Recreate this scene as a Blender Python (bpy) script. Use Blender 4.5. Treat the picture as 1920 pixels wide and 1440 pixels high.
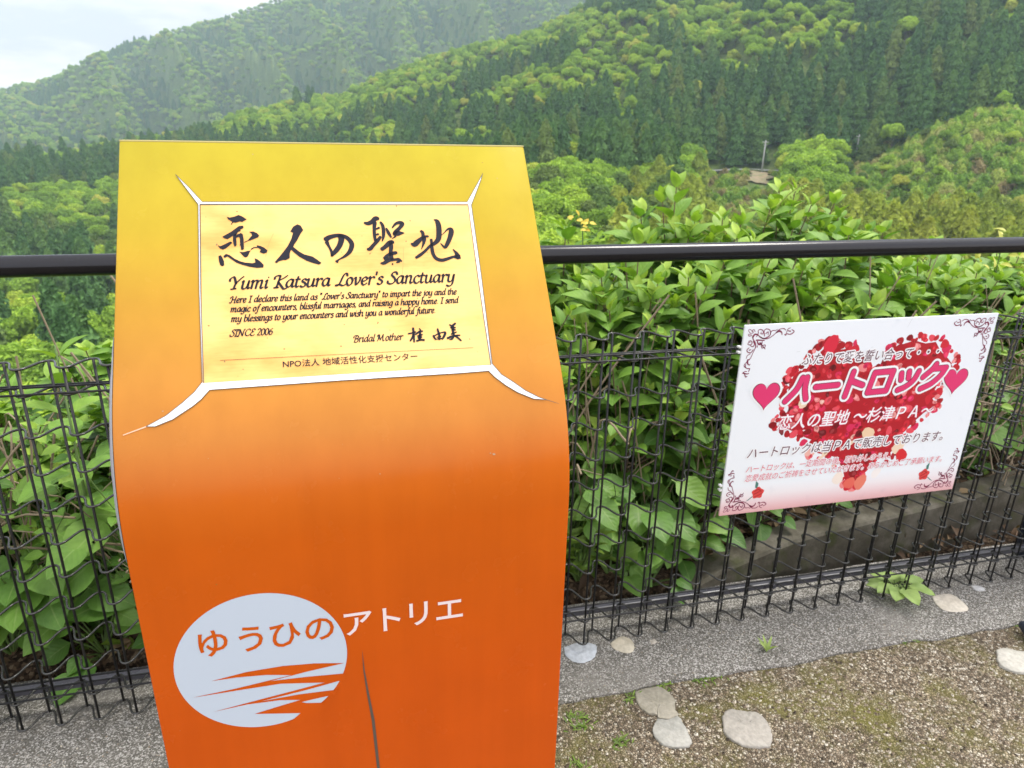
import bpy, bmesh, math, random
import numpy as np
from mathutils import Vector, Matrix, Euler
from mathutils.geometry import tessellate_polygon

for o in list(bpy.data.objects):
    bpy.data.objects.remove(o)
scene = bpy.context.scene
COL = scene.collection
RAD = math.radians
H = 1.505                                   # eye height of the photographer

# ------------------------------------------------------------------ camera
YAW, PITCH, ROLL, FPX = 0.2393, 0.3489, -0.0192, 1295.83
def cam_axes():
    cy, sy, cp, sp = math.cos(YAW), math.sin(YAW), math.cos(PITCH), math.sin(PITCH)
    F = np.array([sy * cp, cy * cp, -sp]); r = np.array([cy, -sy, 0.]); d = np.cross(F, r)
    cr, sr = math.cos(ROLL), math.sin(ROLL)
    return np.array([cr * r + sr * d, -sr * r + cr * d, F])
RC = cam_axes()
cam = bpy.data.cameras.new("camera")
cam.sensor_fit = 'HORIZONTAL'; cam.sensor_width = 36.0; cam.lens = 36.0 * FPX / 1920.0
cam.clip_start = 0.05; cam.clip_end = 8000.0
cam.dof.use_dof = True; cam.dof.focus_distance = 1.12; cam.dof.aperture_fstop = 9.5
camo = bpy.data.objects.new("camera", cam); COL.objects.link(camo)
camo.matrix_world = Matrix(((RC[0][0], -RC[1][0], -RC[2][0], 0), (RC[0][1], -RC[1][1], -RC[2][1], 0),
                            (RC[0][2], -RC[1][2], -RC[2][2], H), (0, 0, 0, 1)))
scene.camera = camo

# ------------------------------------------------------------------ sky, sun, exposure
SUN_EL, SUN_AZ = 62.0, 74.0                # azimuth clockwise from +Y (over the fence)
world = bpy.data.worlds.new("World"); scene.world = world; world.use_nodes = True
wn, wl = world.node_tree.nodes, world.node_tree.links
wn.clear()
wo = wn.new("ShaderNodeOutputWorld"); bg = wn.new("ShaderNodeBackground")
sky = wn.new("ShaderNodeTexSky"); sky.sky_type = 'NISHITA'; sky.sun_disc = False
sky.sun_elevation = RAD(SUN_EL); sky.sun_rotation = RAD(SUN_AZ)
sky.air_density = 1.0; sky.dust_density = 1.2; sky.ozone_density = 1.0
tc = wn.new("ShaderNodeTexCoord"); mp = wn.new("ShaderNodeMapping")
mp.inputs['Scale'].default_value = (1.0, 1.0, 3.6)
n1 = wn.new("ShaderNodeTexNoise"); n1.inputs['Scale'].default_value = 3.4; n1.inputs['Detail'].default_value = 6; n1.inputs['Roughness'].default_value = .55
n2 = wn.new("ShaderNodeTexNoise"); n2.inputs['Scale'].default_value = 5.0; n2.inputs['Detail'].default_value = 5
r1 = wn.new("ShaderNodeValToRGB")
r1.color_ramp.elements[0].position = .44; r1.color_ramp.elements[0].color = (4.5, 4.6, 5.3, 1)
r1.color_ramp.elements[1].position = .57; r1.color_ramp.elements[1].color = (6.9, 6.6, 6.5, 1)
r2 = wn.new("ShaderNodeValToRGB")
r2.color_ramp.elements[0].position = .2; r2.color_ramp.elements[1].position = .5
r2.color_ramp.elements[0].color = (.72, .72, .72, 1)
mx = wn.new("ShaderNodeMixRGB")
wl.new(tc.outputs['Generated'], mp.inputs['Vector'])
wl.new(mp.outputs[0], n1.inputs['Vector']); wl.new(mp.outputs[0], n2.inputs['Vector'])
wl.new(n1.outputs['Fac'], r1.inputs[0]); wl.new(n2.outputs['Fac'], r2.inputs[0])
wl.new(r2.outputs[0], mx.inputs['Fac']); wl.new(sky.outputs[0], mx.inputs['Color1']); wl.new(r1.outputs[0], mx.inputs['Color2'])
# extra sky brightness added behind the camera to light the stand and board fronts
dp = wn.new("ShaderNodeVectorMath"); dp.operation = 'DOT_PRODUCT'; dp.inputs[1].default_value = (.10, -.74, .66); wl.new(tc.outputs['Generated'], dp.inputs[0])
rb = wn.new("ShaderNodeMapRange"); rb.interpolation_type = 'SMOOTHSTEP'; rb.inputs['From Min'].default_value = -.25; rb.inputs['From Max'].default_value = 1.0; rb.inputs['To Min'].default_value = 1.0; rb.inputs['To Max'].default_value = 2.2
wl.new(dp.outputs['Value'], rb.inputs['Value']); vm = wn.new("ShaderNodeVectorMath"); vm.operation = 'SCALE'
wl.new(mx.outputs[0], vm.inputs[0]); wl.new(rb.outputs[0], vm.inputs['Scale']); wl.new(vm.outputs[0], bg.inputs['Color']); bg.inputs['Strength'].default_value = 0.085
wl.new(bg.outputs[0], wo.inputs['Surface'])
sun = bpy.data.lights.new("sun", 'SUN'); sun.energy = 2.0; sun.angle = RAD(18); sun.color = (1.0, .95, .87)
suno = bpy.data.objects.new("sun", sun); COL.objects.link(suno)
sd = Vector((math.sin(RAD(SUN_AZ)) * math.cos(RAD(SUN_EL)), math.cos(RAD(SUN_AZ)) * math.cos(RAD(SUN_EL)), math.sin(RAD(SUN_EL))))
suno.rotation_euler = sd.to_track_quat('Z', 'Y').to_euler()
scene.view_settings.view_transform = 'Standard'; scene.view_settings.look = 'None'
scene.view_settings.exposure = 1.10; scene.view_settings.gamma = 1.0
scene.render.engine = 'CYCLES'
cy = scene.cycles
cy.use_denoising = True; cy.max_bounces = 7; cy.diffuse_bounces = 3; cy.glossy_bounces = 3
cy.transmission_bounces = 4; cy.transparent_max_bounces = 6; cy.volume_bounces = 2
cy.caustics_reflective = False; cy.caustics_refractive = False
try:
    cy.denoising_input_passes = 'RGB_ALBEDO_NORMAL'; cy.denoising_prefilter = 'ACCURATE'
except Exception:
    pass

# ------------------------------------------------------------------ helpers
def tag(o, label, cat, group=None, kind=None):
    o["label"] = label; o["category"] = cat
    if group: o["group"] = group
    if kind: o["kind"] = kind
    return o

def link(name, me, mat=None, parent=None, loc=None):
    o = bpy.data.objects.new(name, me); COL.objects.link(o)
    if mat is not None and me is not None:
        for m in (mat if isinstance(mat, (list, tuple)) else [mat]): me.materials.append(m)
    if parent is not None: o.parent = parent
    if loc is not None: o.location = loc
    return o

def root(name, loc, label, cat, group=None, rz=0.0):
    o = bpy.data.objects.new(name, None); COL.objects.link(o)
    o.empty_display_size = .1; o.location = loc; o.rotation_euler = (0, 0, rz)
    return tag(o, label, cat, group)

def poly_mesh(name, verts, faces, smooth=False):
    me = bpy.data.meshes.new(name); me.from_pydata([tuple(v) for v in verts], [], [tuple(f) for f in faces]); me.update()
    if smooth: me.polygons.foreach_set("use_smooth", [True] * len(me.polygons))
    return me

def quads_mesh(name, V, F, attrs=None, uv=None, smooth=True):
    """V (n,3) array, F (m,k) array of equal-sized faces."""
    V = np.asarray(V, dtype=np.float32); F = np.asarray(F, dtype=np.int32); k = F.shape[1]
    me = bpy.data.meshes.new(name)
    me.vertices.add(len(V)); me.vertices.foreach_set("co", V.ravel())
    me.loops.add(F.size); me.loops.foreach_set("vertex_index", F.ravel())
    me.polygons.add(len(F)); me.polygons.foreach_set("loop_start", np.arange(0, F.size, k, dtype=np.int32))
    me.polygons.foreach_set("use_smooth", np.full(len(F), smooth))
    for an, av in (attrs or {}).items():
        a = me.attributes.new(an, 'FLOAT', 'POINT'); a.data.foreach_set("value", np.asarray(av, dtype=np.float32))
    if uv is not None:
        l = me.uv_layers.new(name="UVMap"); l.data.foreach_set("uv", np.asarray(uv, dtype=np.float32)[F.ravel()].ravel())
    me.update(calc_edges=True); me.validate()
    return me

class MB:
    """collects primitives and links them as ONE mesh"""
    def __init__(s): s.v, s.f = [], []
    def add(s, vs, fs):
        b = len(s.v); s.v += [tuple(v) for v in vs]; s.f += [tuple(i + b for i in f) for f in fs]; return s
    def box(s, x0, x1, y0, y1, z0, z1, bev=0.0):
        if bev <= 0:
            return s.add([(x0, y0, z0), (x1, y0, z0), (x1, y1, z0), (x0, y1, z0), (x0, y0, z1), (x1, y0, z1), (x1, y1, z1), (x0, y1, z1)],
                         [(3, 2, 1, 0), (4, 5, 6, 7), (0, 1, 5, 4), (1, 2, 6, 5), (2, 3, 7, 6), (3, 0, 4, 7)])
        bm = bmesh.new(); bmesh.ops.create_cube(bm, size=1.0)
        for v in bm.verts: v.co = Vector(((x0 + x1) / 2 + v.co.x * (x1 - x0), (y0 + y1) / 2 + v.co.y * (y1 - y0), (z0 + z1) / 2 + v.co.z * (z1 - z0)))
        bmesh.ops.bevel(bm, geom=bm.edges[:], offset=bev, segments=2, affect='EDGES', profile=.6)
        bm.verts.index_update(); s.add([v.co[:] for v in bm.verts], [[v.index for v in f.verts] for f in bm.faces]); bm.free(); return s
    def tube(s, pts, r, n=8, cap=True):
        P = np.array(pts, float); m = len(P)
        T = np.gradient(P, axis=0); T /= np.linalg.norm(T, axis=1)[:, None] + 1e-12
        ref = np.array([0, 0, 1.]) if abs(T[0][2]) < .9 else np.array([1., 0, 0])
        vs = []
        for i in range(m):
            a = np.cross(T[i], ref); a /= np.linalg.norm(a) + 1e-12; b = np.cross(T[i], a)
            rr = r[i] if hasattr(r, '__len__') else r
            for k in range(n):
                t = 2 * math.pi * k / n; vs.append(P[i] + rr * (math.cos(t) * a + math.sin(t) * b))
        fs = [(i * n + k, i * n + (k + 1) % n, (i + 1) * n + (k + 1) % n, (i + 1) * n + k) for i in range(m - 1) for k in range(n)]
        if cap: fs += [tuple(range(n))[::-1], tuple((m - 1) * n + k for k in range(n))]
        return s.add(vs, fs)
    def build(s, name, mat, parent=None, smooth=False):
        return link(name, poly_mesh(name, s.v, s.f, smooth), mat, parent)

def smooth_by_angle(o, deg=35):
    try:
        o.data.set_sharp_from_angle(angle=RAD(deg))
    except Exception:
        pass

def catmull(P, n=5):
    P = [np.array(p, float) for p in P]
    if len(P) < 3: return np.array(P)
    Q = [2 * P[0] - P[1]] + P + [2 * P[-1] - P[-2]]; out = []
    for i in range(1, len(Q) - 2):
        for k in range(n):
            t = k / n
            out.append(.5 * (2 * Q[i] + (Q[i + 1] - Q[i - 1]) * t + (2 * Q[i - 1] - 5 * Q[i] + 4 * Q[i + 1] - Q[i + 2]) * t * t + (3 * Q[i] - Q[i - 1] - 3 * Q[i + 1] + Q[i + 2]) * t ** 3))
    out.append(P[-1]); return np.array(out)

# ------------------------------------------------------------------ material helpers
def mat(name, color=(.5, .5, .5), rough=.6, metal=0.0, spec=.5, coat=0.0):
    m = bpy.data.materials.new(name); m.use_nodes = True
    b = m.node_tree.nodes['Principled BSDF']
    b.inputs['Base Color'].default_value = (*color, 1); b.inputs['Roughness'].default_value = rough
    b.inputs['Metallic'].default_value = metal; b.inputs['Specular IOR Level'].default_value = spec
    b.inputs['Coat Weight'].default_value = coat
    return m
def N(m, t, **kw):
    n = m.node_tree.nodes.new(t)
    for k, v in kw.items():
        if k in n.inputs.keys(): n.inputs[k].default_value = v
        else: setattr(n, k, v)
    return n
def L(m, a, b): m.node_tree.links.new(a, b)
def BS(m): return m.node_tree.nodes['Principled BSDF']
def ramp(m, stops, interp='LINEAR'):
    n = N(m, "ShaderNodeValToRGB"); cr = n.color_ramp; cr.interpolation = interp
    while len(cr.elements) < len(stops): cr.elements.new(.5)
    for e, (p, c) in zip(cr.elements, stops): e.position = p; e.color = (*c, 1) if len(c) == 3 else c
    return n
def bump(m, height, strength=.3, dist=.01, normal=None):
    b = N(m, "ShaderNodeBump"); b.inputs['Strength'].default_value = strength; b.inputs['Distance'].default_value = dist
    L(m, height, b.inputs['Height']); L(m, b.outputs[0], BS(m).inputs['Normal']); return b
def objcoord(m, scale=(1, 1, 1)):
    t = N(m, "ShaderNodeTexCoord"); p = N(m, "ShaderNodeMapping"); p.inputs['Scale'].default_value = scale
    L(m, t.outputs['Object'], p.inputs['Vector']); return p.outputs[0]
def noise(m, vec, scale, detail=4, rough=.55):
    n = N(m, "ShaderNodeTexNoise"); n.inputs['Scale'].default_value = scale; n.inputs['Detail'].default_value = detail; n.inputs['Roughness'].default_value = rough
    if vec is not None: L(m, vec, n.inputs['Vector'])
    return n.outputs['Fac']
def mixc(m, fac, a, b, blend='MIX'):
    n = N(m, "ShaderNodeMixRGB"); n.blend_type = blend
    if hasattr(fac, 'default_value') or hasattr(fac, 'links'): L(m, fac, n.inputs['Fac'])
    else: n.inputs['Fac'].default_value = fac
    for s, v in (('Color1', a), ('Color2', b)):
        if isinstance(v, tuple): n.inputs[s].default_value = (*v, 1)
        else: L(m, v, n.inputs[s])
    return n.outputs[0]
def srgb(r, g, b):
    f = lambda c: (c / 255 / 12.92) if c / 255 <= .04045 else ((c / 255 + .055) / 1.055) ** 2.4
    return (f(r), f(g), f(b))
# ------------------------------------------------------------------ measured outlines (0.1 mm on each panel; ground in mm)
DEC = {"title_poly":[[[-1379,1253],[-1341,1268],[-1282,1255],
[-1222,1227],[-1175,1249],[-1113,1300],[-1153,1325],[-1177,1342],[-1206,1331],[-1266,1352],[-1296,1344],[-1317,1383],[-1326,1376],[-1307,1337],[-1360,1297]],[[-1444,1572],[-1328,1497],
[-1220,1406],[-1173,1400],[-1155,1422],[-1168,1443],[-1204,1464],[-1198,1485],[-1234,1499],[-1259,1555],[-1306,1561],[-1372,1609],[-1413,1601]],[[-1300,1554],[-1252,1519],[-1260,1604],
[-1257,1710],[-1281,1734],[-1295,1709],[-1305,1631]],[[-1268,1576],[-1247,1541],[-1199,1517],[-1173,1535],[-1163,1613],[-1162,1768],[-1183,1789],[-1200,1781],[-1207,1718],[-1222,1711],
[-1210,1697],[-1213,1605],[-1224,1577],[-1254,1590]],[[-1510,1700],[-1473,1722],[-1402,1685],[-1338,1648],[-1312,1670],[-1344,1701],[-1398,1755],[-1442,1775],[-1479,1753]],[[-1086,1501],
[-1032,1495],[-980,1525],[-954,1561],[-964,1586],[-1024,1616],[-1072,1636],[-1102,1643],[-1156,1673],[-1156,1659],[-1108,1636],[-1077,1594],[-1049,1559],[-1057,1530]],[[-1224,1815],
[-1172,1820],[-1118,1804],[-1080,1798],[-1064,1764],[-1028,1743],[-992,1744],[-989,1716],[-944,1728],[-892,1757],[-849,1804],[-865,1839],[-907,1852],[-957,1826],[-940,1788],[-975,1759],
[-1023,1758],[-1074,1791],[-1096,1840],[-1115,1888],[-1145,1905],[-1168,1890]],[[-1499,1871],[-1467,1861],[-1450,1893],[-1428,1955],[-1426,2017],[-1450,2033],[-1478,2015],[-1494,1946]],
[[-1438,1879],[-1400,1842],[-1354,1861],[-1297,1914],[-1222,1961],[-1153,1984],[-1059,1997],[-1018,1988],[-1025,1919],[-987,1940],[-941,1984],[-910,2026],[-914,2068],[-1003,2072],[-1096,
2052],[-1194,2017],[-1269,1981],[-1338,1923],[-1383,1881],[-1418,1904]],[[-761,1989],[-669,1873],[-575,1740],[-522,1629],[-493,1528],[-530,1507],[-485,1426],[-428,1390],[-381,1412],
[-350,1486],[-394,1550],[-440,1647],[-485,1718],[-500,1754],[-422,1832],[-356,1878],[-241,1917],[-182,1967],[-126,2020],[-159,2047],[-240,2021],[-334,1978],[-426,1912],[-491,1846],[-533,
1797],[-553,1860],[-556,1932],[-612,1962],[-646,1961],[-700,1975],[-735,2005]]],"title_stroke":[[[-45,1647,83],[7,1611,72],[100,1585,61],[171,1586,61],[254,1621,61],[312,1704,69],[310,
1778,69],[273,1858,61],[197,1929,38],[117,1975,22],[87,2006,52]],[[171,1586,84],[173,1660,84],[138,1757,76],[76,1845,68],[23,1916,30]],[[-33,1688,60],[-9,1754,38],[21,1835,38],[23,1916,
30]],[[525,1379,35],[575,1391,63],[636,1362,70],[692,1310,77],[731,1314,56]],[[674,1377,63],[659,1481,49],[654,1578,48],[659,1682,41]],[[688,1486,28],[732,1464,35]],[[680,1579,28],[710,
1572,35]],[[738,1617,42],[695,1675,55],[624,1754,55],[574,1812,61],[536,1818,41]],[[759,1371,35],[786,1431,49],[791,1529,52],[780,1618,42],[758,1691,14]],[[835,1477,28],[861,1552,49],
[893,1627,28]],[[924,1467,21],[979,1404,42],[1040,1383,57],[1078,1406,64],[1032,1473,56],[967,1539,63],[944,1576,56]],[[944,1576,70],[1004,1562,84],[1057,1560,42],[1090,1560,14]],[[960,
1614,28],[904,1650,8]],[[740,1823,62],[788,1788,62],[859,1723,76],[900,1702,55],[917,1724,35]],[[880,1709,55],[879,1790,62],[866,1863,55],[865,1951,62],[874,1987,55]],[[760,1969,34],
[802,1934,48],[869,1900,55],[935,1887,55],[954,1895,28]],[[772,1984,55],[824,1971,41]],[[708,2051,27],[753,2049,54],[827,2008,55],[925,1996,41],[970,1997,48],[1013,2028,21]],[[934,2047,
21],[974,2027,48]],[[870,2067,27],[880,2069,27]],[[1345,1531,43],[1368,1562,50],[1368,1630,50],[1378,1660,64],[1364,1734,42],[1320,1838,8]],[[1178,1741,28],[1223,1754,84],[1280,1710,
77],[1353,1644,49],[1402,1623,35],[1442,1624,35]],[[1227,1975,42],[1290,1933,49],[1370,1869,42],[1459,1781,42],[1523,1746,57],[1591,1672,78],[1614,1559,82],[1620,1445,79],[1604,1368,
65],[1560,1340,14]],[[1483,1677,43],[1483,1745,42],[1479,1842,53],[1489,1931,53],[1529,1999,56],[1606,2027,56],[1702,2004,49],[1786,1976,42],[1859,1986,78],[1887,2002,28]],[[1854,1971,
85],[1834,1911,50],[1794,1850,14]],[[1646,1605,7],[1698,1560,14],[1752,1508,29],[1799,1509,65],[1800,1562,79],[1769,1653,72],[1725,1743,64],[1684,1809,50],[1658,1801,35],[1617,1744,
11]]],"sig_stroke":[[[1073,3090,27],[1073,3168,32],[1067,3306,21]],[[998,3175,21],[1050,3167,21],[1103,3153,21]],[[1068,3190,27],[1043,3244,26],[1013,3286,21]],[[1159,3103,11],[1172,
3129,21],[1158,3217,32],[1151,3284,32]],[[1099,3192,21],[1149,3156,27],[1202,3145,21]],[[1127,3221,27],[1164,3207,27],[1196,3200,16]],[[1129,3249,27],[1182,3235,21]],[[1104,3292,27],
[1157,3278,27],[1213,3284,27]],[[1417,3126,22],[1431,3188,32],[1435,3244,32],[1425,3288,32]],[[1349,3223,27],[1361,3257,27],[1378,3286,21]],[[1369,3224,16],[1424,3199,16],[1489,3180,
16],[1525,3188,32],[1497,3248,32],[1467,3285,21]],[[1397,3253,11],[1456,3240,16]],[[1384,3280,11],[1463,3274,16]],[[1599,3068,16],[1621,3080,22]],[[1688,3050,27],[1642,3087,33],[1612,
3114,22]],[[1617,3120,22],[1680,3118,22]],[[1625,3143,22],[1676,3154,22]],[[1651,3099,33],[1638,3160,33],[1642,3223,33]],[[1611,3215,22],[1688,3186,16]],[[1546,3276,32],[1606,3254,32],
[1676,3241,27],[1735,3239,16]],[[1645,3240,27],[1613,3288,27],[1575,3297,11]],[[1660,3246,22],[1703,3282,27],[1740,3324,22]]],"plaque":[[-1730,1047],[2121,1085],[2126,3718],[-1709,3711]],
"border":[[[-1753,1047],[-1730,1047],[-1731,2424],[-1709,3711],[-1726,3699],[-1751,2423]],[[-1700,1008],[2111,1035],[2121,1085],[-1730,1047]],[[2170,1086],[2121,1085],[2113,2285],[2126,
3718],[2147,3703],[2170,2287]],[[-1709,3711],[2126,3718],[2082,3809],[1648,3815],[29,3806],[-1639,3815]],[[-2049,557],[-1866,780],[-1700,1008],[-1730,1047],[-1753,1047],[-1919,772]],
[[2424,533],[2375,645],[2170,1082],[2121,1085],[2111,1035],[2327,684]],[[-1726,3699],[-1709,3711],[-1639,3815],[-1741,3932],[-1844,4016],[-2085,4168],[-2295,4242],[-2397,4233],[-2168,
4115],[-1970,3961],[-1825,3830]],[[2126,3718],[2147,3703],[2262,3873],[2406,3983],[2586,4134],[2773,4245],[2888,4293],[2691,4263],[2464,4152],[2301,4035],[2160,3906],[2082,3809]]],"border_line":[[[-2049,
557,6],[-1866,780,8],[-1700,1008,8],[-90,1019,8],[2111,1035,9],[2327,684,9],[2426,518,6]],[[-2049,557,6],[-1919,772,8],[-1753,1047,8],[-1751,2423,7],[-1726,3699,8],[-1825,3830,7],[-1970,
3961,7],[-2168,4115,7],[-2397,4233,6]],[[2426,518,6],[2375,645,9],[2170,1086,9],[2170,2287,8],[2147,3703,10],[2262,3873,9],[2406,3983,9],[2586,4134,9],[2773,4245,9],[2888,4293,8],[3063,
4361,4]],[[-2397,4233,6],[-2295,4242,8],[-2085,4168,8],[-1844,4016,8],[-1741,3932,8],[-1639,3815,8],[29,3806,8],[1648,3815,9],[2082,3809,9],[2160,3906,9],[2301,4035,9],[2464,4152,9],
[2691,4263,9],[2888,4293,8]],[[-1730,1047,14],[-92,1061,15],[2121,1085,16]],[[-1730,1047,11],[-1731,2424,9],[-1709,3711,11]],[[2121,1085,9],[2113,2285,12],[2126,3718,13]]],"pink_line":[[[-2397,
4233,14],[-2548,4281,13],[-2664,4318,10]]],"circle":[-1325,7879,1163],"waves":[[[-2030,8057],[-1559,7998],[-1070,7994],[-630,8039],[-218,8118],[-752,8163],[-1257,8226],[-759,8257],[-230,
8308],[-181,8314],[-224,8444],[-301,8431],[-516,8414],[-1126,8302],[-1752,8294],[-2308,8291],[-1748,8259],[-963,8180],[-1300,8104],[-1700,8064]],[[-2070,8605],[-1479,8532],[-889,8462],
[-516,8414],[-301,8427],[-778,8494],[-1441,8563],[-896,8553],[-375,8584],[-309,8591],[-391,8690],[-468,8673],[-679,8685],[-866,8703],[-882,8658],[-1153,8599],[-1620,8574]],[[-1531,8770],
[-1192,8711],[-871,8657],[-864,8707],[-798,8738],[-557,8786],[-468,8673],[-410,8678],[-508,8909],[-753,9083],[-988,9134],[-1102,9122],[-1036,9022],[-897,8905]]],"wedge":[[54,7913],[50,
8311],[77,8735],[123,9295],[158,10293],[163,10639],[220,10655],[201,10305],[168,9306],[117,8821],[70,8315]],"logo_chars":[["ゆ",-1932,7423,1],["う",-1442,7441,1],["ひ",-981,7461,1],["の",
-516,7452,1],["ア",25,7452,0],["ト",505,7459,0],["リ",901,7442,0],["エ",1362,7449,0]],"title":[[-1370,2371],[1752,2403]],"b1":[[-1367,2575],[1760,2607]],"b2":[[-1364,2714],[1768,2741]],
"b3":[[-1360,2867],[1422,2877]],"since":[[-1378,3084],[-834,3084]],"bridal":[[225,3259],[910,3263]],"npo":[[-716,3570],[1090,3577]],"rule":[[-1504,3415],[1902,3441]],"s_lines":{"l1":[[1935,
4516],[6480,4674]],"l2":[[1502,3411],[6879,3541]],"l3":[[1490,2547],[6795,2758]],"l4":[[652,1805],[7412,1828]],"l5":[[676,1363],[5608,1357]],"l6":[[684,1056],[7589,1076]],"h1":[[935,
3751]],"h2":[[7326,3784]]},"heart":[[1268,2924],[1533,3233],[1399,4013],[1532,4443],[1926,4565],[2144,4937],[2431,5208],[2821,5354],[3025,5129],[3549,5174],[3673,4853],[4081,4485],[4339,
4321],[4641,4452],[4690,4945],[4977,5126],[5661,5288],[6088,5169],[6479,5199],[6739,4886],[7107,4614],[7308,4423],[7211,4042],[6909,3644],[6817,3334],[7059,2996],[6677,2757],[6294,2409],
[6016,2105],[5853,1568],[5572,1260],[4783,1114],[4744,497],[4469,413],[4116,564],[3931,1032],[3502,1460],[2671,1702],[2712,2073],[2237,2274],[2299,2530],[1879,2462],[1410,2708]],"roses":[[1178,
649],[7041,658]],"ties":[[-29,5210],[9,5057],[-84,981],[-48,837]],"ornament":[[[432,5583,17],[410,5667,21],[468,5698,24],[555,5661,24],[568,5577,21],[505,5580,24],[506,5630,14]],[[624,
5508,28],[593,5642,21],[646,5706,24],[760,5667,24],[798,5549,24],[720,5470,35],[598,5442,31],[461,5516,24],[396,5585,21]],[[650,5573,24],[714,5620,24],[728,5536,17]],[[464,5499,21],
[600,5434,28],[744,5435,24],[861,5496,21],[956,5575,21],[1003,5623,35]],[[780,5550,17],[836,5647,21],[944,5651,17],[993,5682,14]],[[972,5591,45],[1056,5629,52],[1137,5583,35],[1158,
5515,21]],[[1000,5640,17],[1083,5686,21],[1191,5689,24],[1254,5645,18]],[[1237,5528,28],[1279,5501,25],[1290,5593,18],[1322,5675,21],[1389,5705,18]],[[1308,5542,25],[1385,5521,25],[1456,
5534,32],[1518,5599,25],[1435,5653,18]],[[1330,5624,25],[1407,5604,35]],[[268,5492,52],[327,5572,45],[403,5543,28],[373,5503,17]],[[268,5608,14],[178,5612,14],[113,5689,14],[163,5712,
14],[265,5624,17]],[[263,5641,14],[237,5692,14],[279,5706,14],[317,5639,17]],[[242,5543,17],[155,5530,21],[129,5581,17],[219,5577,17]],[[268,5492,28],[296,5424,28],[363,5337,31],[400,
5218,28],[363,5102,21],[301,4919,18],[257,4854,35]],[[216,5361,24],[165,5347,21],[154,5298,21],[229,5277,24],[275,5325,24],[229,5394,21],[160,5381,17]],[[304,5373,24],[353,5287,24],
[309,5222,24],[231,5260,17]],[[206,5194,24],[150,5147,24],[178,5078,24],[280,5056,25],[340,5137,24]],[[216,5127,28],[268,5141,24]],[[267,5023,18],[184,4976,18],[161,4893,18]],[[221,
4856,53],[215,4771,46],[280,4699,25],[312,4731,14]],[[210,4805,21],[132,4725,18],[142,4656,21],[199,4635,18]],[[168,4722,28],[181,4636,21],[259,4597,25],[314,4594,25],[291,4509,25]],
[[129,4502,25],[170,4465,28],[265,4442,28],[306,4465,21]],[[163,4517,21],[236,4513,21]],[[115,4469,25],[173,4448,21],[223,4358,29],[266,4373,25]],[[389,5402,38],[498,5397,35],[644,5381,
24]],[[430,5367,31],[480,5281,45],[568,5293,42],[576,5360,17]],[[449,5249,21],[448,5198,28]],[[508,5330,35],[615,5223,25],[702,5134,21]],[[594,5241,18],[683,5253,21],[685,5186,21],[605,
5173,18]],[[558,5243,18],[608,5156,21]]],"stones":[[[736,1442],[776,1448],[816,1442],[831,1410],[833,1386],[821,1361],[818,1335],[786,1329],[761,1339],[761,1348],[738,1362],[725,1391],
[728,1418]],[[756,1336],[784,1326],[817,1331],[819,1301],[816,1256],[803,1234],[778,1234],[745,1243],[728,1267],[725,1296],[738,1318]],[[936,1305],[960,1322],[982,1321],[1008,1307],
[1037,1298],[1048,1272],[1041,1227],[1019,1195],[1004,1186],[956,1197],[927,1219],[913,1246],[920,1270]],[[1923,1358],[1956,1358],[2002,1333],[2031,1312],[1964,1249],[1918,1258],[1877,
1292],[1888,1321]]],"patches":[[[586,1652],[639,1663],[685,1642],[672,1601],[646,1580],[604,1581],[580,1615]],[[732,1638],[778,1662],[801,1646],[805,1616],[787,1587],[758,1591],[739,
1614]],[[1927,1624],[1986,1628],[2012,1606],[2007,1552],[1980,1532],[1919,1545],[1908,1582]],[[2119,1649],[2150,1638],[2144,1615],[2113,1622]],[[863,1627],[880,1626],[877,1610],[860,
1610]]],"leafpile":[[1746,1706],[1823,1753],[1920,1733],[1912,1624],[1777,1571],[1724,1634]],"sprouts":[[1198,1502],[953,1449],[982,1454],[1685,1462],[1805,1464],[2090,1465],[821,1452],
[724,1427],[544,1391],[543,1358],[628,1282],[495,1236]],"shoe":[[2081,1418],[2013,1343]]}
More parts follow.
